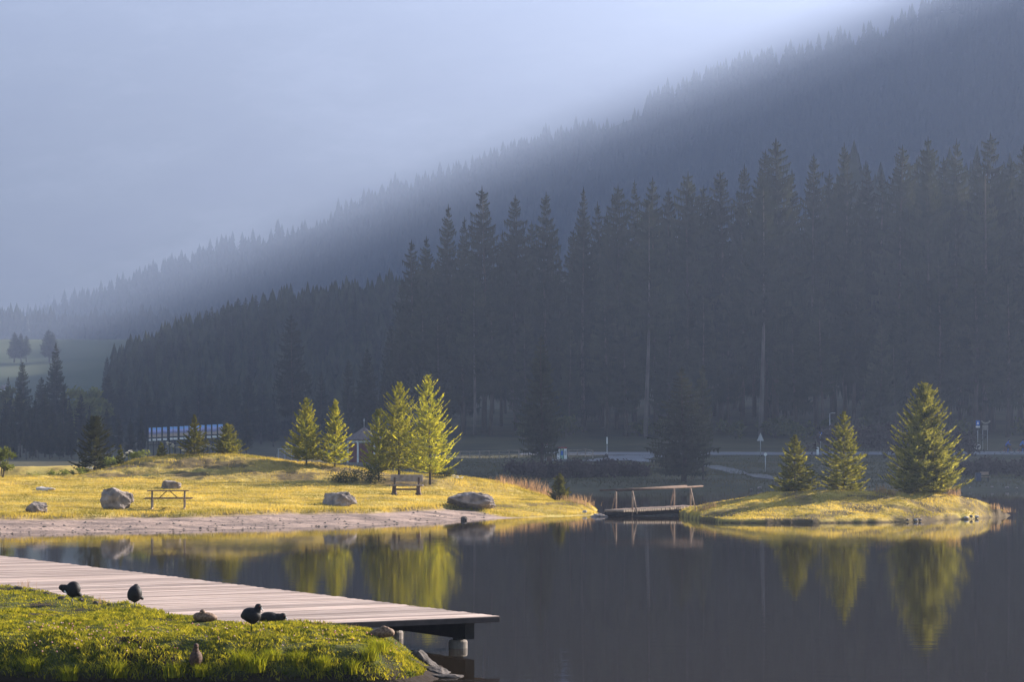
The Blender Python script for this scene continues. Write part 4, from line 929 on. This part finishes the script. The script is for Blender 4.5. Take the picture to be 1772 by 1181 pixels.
MB().add([(-0.42, 0.03, h_-0.45), (0.42, 0.03, h_-0.45), (0, 0.03, h_+0.5), (-0.42, 0.06, h_-0.45), (0.42, 0.06, h_-0.45), (0, 0.06, h_+0.5)], [(0, 1, 2), (5, 4, 3), (0, 3, 4, 1), (1, 4, 5, 2), (2, 5, 3, 0)]).build('plate', M['metal'], e)
p = on(1324.5, 203); e = empty('sign_post', p, 0, 'short post with a small round pale sign above the lower path', 'sign')
h_ = topz(787, 203)-p.z; pole(e, h_, 0.035); MB().tube([(0, -0.03, h_), (0, -0.05, h_)], 0.14, 14).build('plate', M['white'], e)
def blue_sign(px, ytop, ybot, d, label, extra):
    p = on(px, d); e = empty('blue_sign', p, 0, label, 'sign'); z1 = topz(ytop, d)-p.z; z0 = topz(ybot, d)-p.z; pole(e, z0+0.1, 0.04)
    w_ = (z1-z0)*0.75; pl = MB().box((0, -0.06, (z0+z1)/2), (w_, 0.04, z1-z0)).build('plate', M['blue'], e)
    zc_ = (z0+z1)/2; MB().add([(-w_*0.28, -0.086, zc_-0.16), (w_*0.28, -0.086, zc_-0.16), (0, -0.086, zc_+0.2)], [(0, 1, 2)]).build('symbol', M['white'], pl)
    if extra: MB().box((0, -0.06, z0-0.16), (w_*1.05, 0.04, 0.2)).build('plate', M['white'], e)
    return e
blue_sign(1420, 748, 757, 296, 'blue square road sign between the first and middle islet spruces, across the lake', False)
blue_sign(1692, 728, 737, 298, 'blue sign with a white plate below it, right of the tallest islet conifer', True)
p = on(1415, 286); e = empty('bollard', p, 0, 'white square road bollard below the blue sign left of the lamp post', 'bollard')
MB().box((0, 0, 0.42), (0.26, 0.2, 0.95)).build('body', M['white'], e, bevel=0.03); MB().box((0, 0, 0.93), (0.2, 0.15, 0.08), taper=0.6).build('top', M['metal'], e)
p = on(1705, 298); e = empty('inn_sign', p, 0, 'pale square sign with a curved crescent board above it, beside the blue sign', 'sign')
zt = topz(736, 298)-p.z; zb_ = topz(745, 298)-p.z
for sx in (-0.3, 0.28): MB().tube([(sx, 0.02, -0.3), (sx, 0.02, zt)], 0.03, 6).build('pole', M['metal'], e, True)
MB().box((0, -0.03, (zt+zb_)/2), (0.74, 0.05, zt-zb_)).build('board', M['concrete'], e)
P_ = []; Fq = []
for i in range(13):
    a = math.pi*(1.12 + 0.76*i/12); t_ = 0.16 + 0.06*math.cos((i-6)/6*1.2); 
    for r_ in (0.62-t_, 0.62):
        for yy in (-0.05, 0.0): P_.append((0.05 + r_*1.05*math.cos(a), yy, zt + 0.72 + r_*math.sin(a)))
for i in range(12):
    k = i*4; Fq += [(k, k+2, k+6, k+4), (k+1, k+5, k+7, k+3), (k, k+4, k+5, k+1), (k+2, k+3, k+7, k+6)]
Fq += [(0, 1, 3, 2), (48, 50, 51, 49)]
MB().add(P_, Fq).build('crescent', M['concrete'], e)
p = on(1436, 297); e = empty('street_lamp', p, 0, 'tall thin street lamp with a short arm behind the middle islet spruce', 'street lamp')
h_ = topz(716, 297)-p.z; MB().tube([(0, 0, -0.3), (0, 0, h_*0.5), (0, 0, h_)], [0.07, 0.055, 0.04], 8).build('pole', M['metal'], e, True)
MB().tube([(0, 0, h_-0.02), (0.25, 0, h_+0.05), (0.42, 0, h_+0.05)], 0.03, 6).build('arm', M['metal'], e, True); MB().box((0.45, 0, h_+0.05), (0.42, 0.2, 0.09)).build('lamp_head', M['metal'], e, bevel=0.02)
def fence(pts, label, h=0.9):
    P_ = [on(a, d) for a, d in pts]; e = empty('rail_fence', P_[0], 0, label, 'fence'); o0 = P_[0]
    for i, q in enumerate(P_): MB().box(q-o0 + Vector((0, 0, h/2-0.1)), (0.12, 0.12, h+0.2)).build('post', M['wood_grey'], e)
    for i in range(len(P_)-1):
        for zz in (0.45, h-0.05): MB().tube([P_[i]-o0 + Vector((0, -0.08, zz)), P_[i+1]-o0 + Vector((0, -0.08, zz))], 0.045, 6).build('rail', M['wood_grey'], e, True)
fence([(796+i*17, 262) for i in range(7)], 'low wooden rail fence on the far side right of the tallest larch')
fence([(984, 272), (999, 271), (1013, 268), (1026, 263)], 'short rail fence curving beside the notice board')
# far bank seat and bin
p = on(1704, 181); e = empty('bench', p, 0, 'small brown wooden seat on the far shore behind the islet tip', 'bench')
MB().box((0, 0.1, 0.62), (0.62, 0.05, 0.24), rx=-0.1).build('backrest', M['wood_log'], e); MB().box((0, -0.08, 0.36), (0.62, 0.3, 0.05)).build('seat', M['wood_log'], e)
for sx in (-0.25, 0.25): MB().box((sx, 0, 0.2), (0.06, 0.32, 0.5)).build('leg', M['wood_dark'], e)
p = on(1693, 181); e = empty('litter_bin', p, 0, 'dark blue waste bin beside the brown seat on the far shore', 'bin')
M['bin_blue'] = mat_basic('dark blue plastic', (0.02, 0.035, 0.09), (0.015, 0.03, 0.07), 3.0, 0.5)
MB().box((0, 0, 0.28), (0.34, 0.34, 0.62), taper=1.1).build('body', M['bin_blue'], e, bevel=0.02); MB().box((0, 0, 0.62), (0.4, 0.4, 0.07), taper=0.85).build('lid', M['bin_blue'], e)

# ---------------------------------------------------------------- pavilion, panel screen, shed, houses
d = 215.0; p = on(630, d); s = FPX/d
pv_ = empty('pavilion', (p.x, p.y, p.z), 0.2, 'small hexagonal pavilion with a pointed shingle roof and white posts behind the larches', 'pavilion')
M['shingle'] = mat_basic('grey-brown shingle', (0.20, 0.15, 0.14), (0.13, 0.10, 0.095), 5.0, 0.9, 0.02, 12.0)
M['wall_red'] = mat_basic('dark red boards', (0.19, 0.065, 0.06), (0.13, 0.045, 0.045), 2.0, 0.85, stretch=(6, 6, 0.3))
ze = topz(761, d)-p.z; za = topz(739, d)-p.z; R_ = 1.75
ring = lambda r_, z_: [(r_*math.cos(math.pi/3*k), r_*math.sin(math.pi/3*k), z_) for k in range(6)]
rf = MB(); rf.add(ring(R_, ze) + ring(R_*0.45, ze+(za-ze)*0.5) + [(0, 0, za)] + ring(R_, ze-0.1), [(k, (k+1) % 6, 6+(k+1) % 6, 6+k) for k in range(6)] + [(6+k, 6+(k+1) % 6, 12) for k in range(6)] + [(13+k, 13+(k+1) % 6, (k+1) % 6, k) for k in range(6)] + [tuple(range(18, 12, -1))])
rfo = rf.build('roof', M['shingle'], pv_); MB().tube([(0, 0, za-0.1), (0, 0, za+0.45), (0, 0, za+0.5), (0, 0, za+0.75)], [0.05, 0.04, 0.08, 0.01], 8).build('finial', M['metal'], rfo, True)
for k in range(6):
    a = math.pi/3*k; c = (1.45*math.cos(a), 1.45*math.sin(a)); MB().box((c[0], c[1], ze/2-0.1), (0.13, 0.13, ze+0.1), rz=a).build('post', M['white'], pv_)
    a2 = a + math.pi/6; rr = 1.45*math.cos(math.pi/6)
    MB().box((rr*math.cos(a2), rr*math.sin(a2), ze-0.2), (0.08, 1.32, 0.14), rz=a2).build('beam', M['white'], pv_)
    if k in (0, 2, 3, 4, 5): MB().box(((rr-0.06)*math.cos(a2), (rr-0.06)*math.sin(a2), ze/2-0.2), (0.05, 1.30, ze-0.35), rz=a2).build('wall_panel', M['wall_red'], pv_)
    MB().box((rr*math.cos(a2), rr*math.sin(a2), 0.02), (0.3, 1.5, 0.3), rz=a2).build('plinth', M['concrete'], pv_)
d = 300.0; p = on(322, d)
ps = empty('panel_screen', p, 0, 'long dark screen of tall narrow blue-topped picture panels behind the mound', 'screen')
m, nt, ln, b = new_mat('printed landscape panel'); M['print_panel'] = m
tc = nt.new('ShaderNodeTexCoord'); sp = nt.new('ShaderNodeSeparateXYZ'); ln.new(tc.outputs['Generated'], sp.inputs[0])
nz = nt.new('ShaderNodeTexNoise'); nz.inputs['Scale'].default_value = 1.6; ln.new(tc.outputs['Object'], nz.inputs['Vector'])
ma = nt.new('ShaderNodeMath'); ma.operation = 'MULTIPLY_ADD'; ma.inputs[1].default_value = 0.3; ln.new(nz.outputs['Fac'], ma.inputs[0]); ln.new(sp.outputs['Z'], ma.inputs[2])
r = nt.new('ShaderNodeValToRGB'); cr = r.color_ramp; cr.elements[0].position = 0.1; cr.elements[0].color = (0.34, 0.24, 0.22, 1); cr.elements[1].position = 1.0; cr.elements[1].color = (0.22, 0.45, 0.85, 1)
for pos, c in ((0.35, (0.42, 0.34, 0.28)), (0.5, (0.24, 0.20, 0.30)), (0.62, (0.22, 0.24, 0.5)), (0.8, (0.42, 0.45, 0.8))): q = cr.elements.new(pos); q.color = (*c, 1)
ln.new(ma.outputs[0], r.inputs[0]); ln.new(r.outputs[0], b.inputs['Base Color']); b.inputs['Roughness'].default_value = 0.35
spans = ((257.5, 261), (264, 270), (272, 279), (282, 289), (294, 299), (300, 307), (311, 317.5), (319, 326), (328, 335), (337.5, 345), (347.5, 354), (358, 365), (367.5, 375), (377.5, 385.5))
for a, b_ in spans:
    yt = 741 - (a-257)*0.052; cx_ = to_x((a+b_)/2, d)-p.x; w_ = (b_-a)*d/FPX
    pn = MB().box((cx_, 0, (topz(yt, d)+topz(yt+17, d))/2-p.z), (w_, 0.06, 17*d/FPX)).build('panel', M['print_panel'], ps)
    MB().box((cx_, 0, topz(yt+21, d)-p.z), (w_, 0.06, 3.6*d/FPX)).build('lower_strip', M['white'], pn)
for i in range(15):
    a = 256 + i*9.35; MB().box((to_x(a, d)-p.x, 0.12, (topz(742-(a-257)*0.052, d)-p.z)/2-0.1), (0.16, 0.1, topz(742-(a-257)*0.052, d)-p.z+0.2)).build('post', M['dark'], ps)
for yy in (742.5, 759, 767): MB().box((0, 0.10, topz(yy, d)-p.z-0.02+0.02*0), (135*d/FPX, 0.06, 0.1), ry=-0.052).build('rail', M['dark'], ps)
d = 205.0; p = on(497, d)
e = empty('shed', p, 0.1, 'low grey shed with a sloping side left of the brightest pair of young conifers', 'shed')
zt = topz(778, d)-p.z
MB().add([(-1.3, -0.9, -0.1), (1.2, -0.9, -0.1), (1.2, 0.9, -0.1), (-1.3, 0.9, -0.1), (-0.75, -0.6, zt), (1.2, -0.6, zt), (1.2, 0.6, zt), (-0.75, 0.6, zt)], [(0, 1, 5, 4), (1, 2, 6, 5), (2, 3, 7, 6), (3, 0, 4, 7), (4, 5, 6, 7)]).build('wall', M['concrete'], e)
MB().box((0.22, 0, zt+0.04), (2.05, 1.4, 0.07)).build('roof', M['metal'], e)
for k in range(4): MB().box((-0.75+0.55*k, -0.77, zt*0.5), (0.06, 0.05, zt+0.05), rx=-0.2).build('rib', M['metal'], e)
def house(px, d, w, dep, hw, hr, label, rz=0.2):
    p = on(px, d); e = empty('house', p, rz, label, 'house')
    MB().box((0, 0, hw/2-0.5), (w, dep, hw+1)).build('wall', M['white'], e)
    rf = MB().add([(-w/2-0.4, -dep/2-0.5, hw-0.1), (w/2+0.4, -dep/2-0.5, hw-0.1), (w/2+0.4, dep/2+0.5, hw-0.1), (-w/2-0.4, dep/2+0.5, hw-0.1), (-w/2-0.4, 0, hw+hr), (w/2+0.4, 0, hw+hr)], [(0, 1, 5, 4), (2, 3, 4, 5), (0, 4, 3), (1, 2, 5), (3, 2, 1, 0)]).build('roof', M['shingle'], e)
    MB().box((w*0.2, dep*0.15, hw+hr*0.8), (0.6, 0.6, hr)).build('chimney', M['concrete'], rf)
    for k in (-0.28, 0.05, 0.32):
        wi = MB().box((w*k, -dep/2-0.01, hw*0.55), (0.9, 0.08, 1.2)).build('window', M['dark'], e); MB().box((w*k, -dep/2-0.06, hw*0.55-0.66), (1.1, 0.12, 0.08)).build('sill', M['concrete'], wi)
    MB().box((w*-0.1, -dep/2-0.02, 0.9), (0.9, 0.08, 2.0)).build('door', M['wood_brown'], e)
house(9, 800, 2.2, 4, 3.2, 1.3, 'white house glimpsed between trees at the left edge', 0.9)

# ---------------------------------------------------------------- waterfowl
M['coot'] = mat_basic('coot plumage', (0.006, 0.005, 0.005), (0.014, 0.010, 0.009), 30.0, 0.6, 0.002, 90.0, spec=0.22)
M['duck'] = mat_basic('mottled brown plumage', (0.09, 0.05, 0.03), (0.26, 0.16, 0.10), 38.0, 0.7, 0.002, 90.0)
M['duck_dark'] = mat_basic('dark brown plumage', (0.03, 0.016, 0.011), (0.12, 0.06, 0.035), 30.0, 0.8, 0.002, 90.0)
M['bill_white'] = mat_basic('white bill', (0.75, 0.70, 0.66), (0.65, 0.6, 0.56), 20.0, 0.5)
M['bill_brown'] = mat_basic('brown bill', (0.18, 0.11, 0.05), (0.12, 0.07, 0.04), 20.0, 0.5)
M['leg_grey'] = mat_basic('bird leg', (0.08, 0.085, 0.06), (0.05, 0.05, 0.045), 20.0, 0.6)
M['eye'] = mat_basic('bird eye', (0.25, 0.03, 0.02), (0.2, 0.02, 0.02), 20.0, 0.2)
def bird(name, px, py, label, mat, blobs, bill, billmat, leg=None, eye=None, d0=31.6, d1=46, lift=0.0):
    p = place(px, py, d0, d1, 0.02); e = empty(name, (p.x, p.y, p.z+lift), 0, label, 'bird')
    bm = bmesh.new()
    for c, rad, rot in blobs:
        Mx = Matrix.Translation(c) @ Matrix.Rotation(rot, 4, 'Y') @ Matrix.Diagonal((*rad, 1))
        bmesh.ops.create_icosphere(bm, subdivisions=3, radius=1.0, matrix=Mx)
    me = bpy.data.meshes.new('body'); bm.to_mesh(me); bm.free()
    o = link('body', me, e, M[mat])
    rm = o.modifiers.new('remesh', 'REMESH'); rm.mode = 'VOXEL'; rm.voxel_size = 0.008; rm.use_smooth_shade = True
    sm = o.modifiers.new('smooth', 'SMOOTH'); sm.factor = 0.5; sm.iterations = 4
    if bill:
        b0, b1 = Vector(bill[0]), Vector(bill[1]); MB().tube([b0, b0.lerp(b1, 0.5), b1], [bill[2], bill[2]*0.75, bill[2]*0.2], 8).build('bill', M[billmat], e, True)
    if leg:
        l0, l1 = Vector(leg[0]), Vector(leg[1]); lo = MB().tube([l0, l0.lerp(l1, 0.5)+Vector((0.004, 0, 0)), l1], [0.012, 0.008, 0.008], 7).build('leg', M['leg_grey'], e, True)
        mb = MB()
        for a in (-2.1, -1.5, -0.9, 1.5): mb.tube([l1, l1 + Vector((math.cos(a)*0.05, math.sin(a)*0.05, -0.004))], [0.007, 0.004], 5)
        mb.build('foot', M['leg_grey'], lo)
    if eye: MB().tube([Vector(eye)-Vector((0, 0.004, 0)), Vector(eye)+Vector((0, 0.004, 0))], 0.006, 8).build('eye', M['eye'], e, True)
    return e
V3 = Vector
bird('coot', 125, 1050, 'black coot standing on one leg and preening, nearest the left edge', 'coot',
     [(V3((0.015, 0, 0.235)), (0.118, 0.105, 0.13), 0.25), (V3((0.09, 0.01, 0.17)), (0.07, 0.06, 0.045), 0.7), (V3((-0.09, -0.02, 0.26)), (0.085, 0.055, 0.05), 0.3), (V3((-0.155, -0.03, 0.265)), (0.055, 0.048, 0.05), 0), (V3((-0.13, -0.04, 0.22)), (0.03, 0.03, 0.045), -0.6)],
     ((-0.115, -0.06, 0.215), (-0.065, -0.075, 0.16), 0.014), 'bill_white', ((0.0, 0, 0.12), (0.0, 0, -0.03)), lift=0.03)
bird('coot', 233, 1055, 'black coot asleep as a round ball with its head tucked away', 'coot',
     [(V3((0.005, 0, 0.20)), (0.112, 0.11, 0.132), 0.1), (V3((0.02, 0.02, 0.315)), (0.045, 0.05, 0.035), 0), (V3((0.10, 0.02, 0.14)), (0.05, 0.05, 0.03), 0.8), (V3((-0.05, -0.04, 0.19)), (0.06, 0.06, 0.1), 0.1), (V3((0.0, 0, 0.10)), (0.05, 0.05, 0.04), 0)],
     None, None, ((0.0, 0, 0.08), (0.0, 0, -0.035)), lift=0.035)
bird('coot', 435, 1097, 'black coot standing upright on one leg with its head turned, above its own shadow', 'coot',
     [(V3((0.0, 0, 0.215)), (0.135, 0.105, 0.105), 0.2), (V3((-0.09, 0.01, 0.20)), (0.06, 0.06, 0.05), 0.5), (V3((0.02, 0, 0.14)), (0.06, 0.06, 0.05), 0), (V3((0.075, -0.01, 0.275)), (0.055, 0.055, 0.065), 0.2), (V3((0.098, -0.015, 0.328)), (0.05, 0.043, 0.045), 0.2)],
     ((0.13, -0.025, 0.315), (0.162, -0.035, 0.275), 0.015), 'bill_white', ((0.0, 0, 0.12), (-0.005, 0, -0.03)), (0.115, -0.055, 0.335), lift=0.03)
bird('coot', 470, 1079, 'black coot crouching low behind the upright coot with its pale bill down', 'coot',
     [(V3((-0.02, 0, 0.075)), (0.15, 0.10, 0.085), 0.12), (V3((-0.13, 0, 0.05)), (0.06, 0.05, 0.04), 0.1), (V3((0.10, -0.02, 0.08)), (0.07, 0.055, 0.06), 0.3), (V3((0.165, -0.03, 0.095)), (0.055, 0.045, 0.052), 0), (V3((0.155, -0.03, 0.045)), (0.04, 0.035, 0.04), 0)],
     ((0.205, -0.04, 0.085), (0.235, -0.05, 0.055), 0.014), 'bill_white', None, (0.185, -0.07, 0.105))
bird('duck', 354, 1077, 'brown duck resting in the grass between the sleeping and the upright coot', 'duck',
     [(V3((0.01, 0, 0.065)), (0.165, 0.10, 0.075), 0.05), (V3((0.12, 0.02, 0.06)), (0.07, 0.05, 0.04), 0.25), (V3((-0.09, -0.02, 0.07)), (0.075, 0.08, 0.065), 0), (V3((-0.03, -0.03, 0.12)), (0.042, 0.04, 0.05), 0), (V3((-0.025, -0.04, 0.145)), (0.04, 0.045, 0.036), 0)],
     ((-0.04, -0.075, 0.14), (-0.06, -0.12, 0.125), 0.014), 'bill_brown', None, (-0.05, -0.075, 0.155))
bird('duck', 339, 1155, 'brown duck sitting upright in the tall grass at the bottom of the bank', 'duck_dark',
     [(V3((0.0, 0, 0.10)), (0.085, 0.11, 0.12), 0.12), (V3((-0.03, 0.05, 0.07)), (0.07, 0.09, 0.06), 0), (V3((0.0, -0.02, 0.20)), (0.045, 0.045, 0.07), 0), (V3((0.005, -0.02, 0.27)), (0.036, 0.045, 0.04), 0), (V3((0.0, -0.02, 0.23)), (0.033, 0.034, 0.05), 0)],
     ((0.02, -0.055, 0.265), (0.04, -0.10, 0.255), 0.013), 'bill_brown', None, (0.02, -0.058, 0.282))
bird('duck', 661, 1105, 'brown duck asleep on the tip of the bank under the pier edge', 'duck',
     [(V3((0.0, 0, 0.07)), (0.165, 0.10, 0.075), -0.08), (V3((-0.13, 0, 0.05)), (0.07, 0.05, 0.04), -0.2), (V3((0.09, -0.01, 0.075)), (0.09, 0.08, 0.065), 0.1), (V3((0.03, -0.02, 0.135)), (0.055, 0.042, 0.035), 0.15), (V3((0.075, -0.02, 0.125)), (0.035, 0.035, 0.03), 0)],
     ((0.0, -0.045, 0.135), (-0.045, -0.05, 0.125), 0.012), 'bill_brown')

# ---------------------------------------------------------------- cyclists on the far road
M['jacket'] = mat_basic('blue jacket', (0.03, 0.09, 0.42), (0.025, 0.07, 0.33), 6.0, 0.8)
M['jacket2'] = mat_basic('bright blue jersey', (0.04, 0.17, 0.50), (0.03, 0.13, 0.4), 6.0, 0.8)
M['trouser'] = mat_basic('dark trousers', (0.03, 0.03, 0.035), (0.02, 0.02, 0.025), 6.0, 0.9)
M['skin'] = mat_basic('skin', (0.48, 0.30, 0.22), (0.40, 0.25, 0.18), 6.0, 0.6)
def cyclist(px, d, jacket, blab, plab):
    p = on(px, d); z = p.z+0.08
    bk = empty('bicycle', (p.x, p.y, z), 0.0, blab, 'bicycle')
    for sx in (-0.52, 0.52):
        w = empty('wheel', (0, 0, 0)); w.parent = bk; w.location = (sx, 0, 0.34)
        ring_ = [(0.33*math.cos(6.2832*k/20), 0, 0.33*math.sin(6.2832*k/20)) for k in range(21)]
        MB().tube(ring_, 0.022, 6, False).build('tyre', M['dark'], w, True)
        mb = MB(); [mb.tube([(0, 0, 0), (0.31*math.cos(k*0.785), 0, 0.31*math.sin(k*0.785))], 0.004, 4) for k in range(8)]; mb.build('spokes', M['metal'], w)
    fr = MB(); A, B, C_, D_ = V3((-0.52, 0, 0.34)), V3((-0.02, 0, 0.30)), V3((-0.17, 0, 0.86)), V3((0.36, 0, 0.90))
    for a, b_ in ((A, B), (A, C_), (B, C_), (C_, D_), (B, D_), (D_, V3((0.52, 0, 0.34)))): fr.tube([a, b_], 0.02, 6)
    fr.build('frame', M['red'], bk, True)
    MB().box((-0.20, 0, 0.93), (0.26, 0.13, 0.06)).build('saddle', M['dark'], bk); MB().tube([(0.40, -0.28, 1.02), (0.37, 0, 1.0), (0.40, 0.28, 1.02)], 0.016, 6).build('handlebar', M['dark'], bk, True)
    pe = empty('person', (p.x, p.y, z), 0.0, plab, 'person')
    edges = []; vs_ = []; rad = []
    def chain(pts, rs, start=None):
        prev = start
        for q, r_ in zip(pts, rs):
            vs_.append(q); rad.append(r_); k = len(vs_)-1
            if prev is not None: edges.append((prev, k))
            prev = k
        return prev
    chain([(-0.20, 0, 0.98)], [0.145]); sp_ = chain([(-0.08, 0, 1.18), (0.06, 0, 1.36)], [0.14, 0.15], 0); nk = chain([(0.14, 0, 1.47)], [0.065], sp_); chain([(0.18, 0, 1.56), (0.20, 0, 1.66)], [0.085, 0.095], nk)
    for sg in (-1, 1):
        chain([(0.09, 0.17*sg, 1.38), (0.22, 0.24*sg, 1.17), (0.39, 0.26*sg, 1.05), (0.43, 0.25*sg, 1.03)], [0.065, 0.05, 0.038, 0.042], sp_)
        k = 0.15 if sg > 0 else -0.10
        chain([(-0.17, 0.10*sg, 0.95), (0.20, 0.11*sg, 0.72+k*0.6), (0.0+k*0.3, 0.11*sg, 0.36+k), (0.10+k*0.3, 0.11*sg, 0.28+k)], [0.10, 0.07, 0.045, 0.05], 0)
    me = bpy.data.meshes.new('body'); me.from_pydata(vs_, edges, []); o = link('body', me, pe, M[jacket])
    sk = o.modifiers.new('skin', 'SKIN'); o.modifiers.new('sub', 'SUBSURF').levels = 1; o.modifiers['sub'].render_levels = 1
    for i, sv in enumerate(me.skin_vertices[0].data): sv.radius = (rad[i], rad[i]); sv.use_root = (i == 0)
    mb = MB()
    for sg in (-1, 1):
        k = 0.15 if sg > 0 else -0.10
        mb.tube([(-0.19, 0.10*sg, 0.97), (0.20, 0.11*sg, 0.72+k*0.6), (0.0+k*0.3, 0.11*sg, 0.40+k)], [0.135, 0.095, 0.07], 8)
    mb.build('shorts', M['trouser'], pe, True)
    MB().tube([(0.20, 0, 1.57), (0.20, 0, 1.64), (0.20, 0, 1.72), (0.19, 0, 1.765)], [0.105, 0.115, 0.10, 0.03], 12).build('helmet', M['trouser'], pe, True)
    MB().tube([(0.22, 0, 1.50), (0.25, 0, 1.56), (0.27, 0, 1.60)], [0.06, 0.085, 0.06], 10).build('face', M['skin'], pe, True)
cyclist(1743, 288, 'jacket', 'bicycle ridden along the far road by the first blue-clad cyclist', 'cyclist in a blue jacket and dark shorts on the far road')
cyclist(1768, 288.5, 'jacket2', 'bicycle under the second cyclist, cut by the right edge', 'second cyclist in a brighter blue jersey at the right edge of the far road')
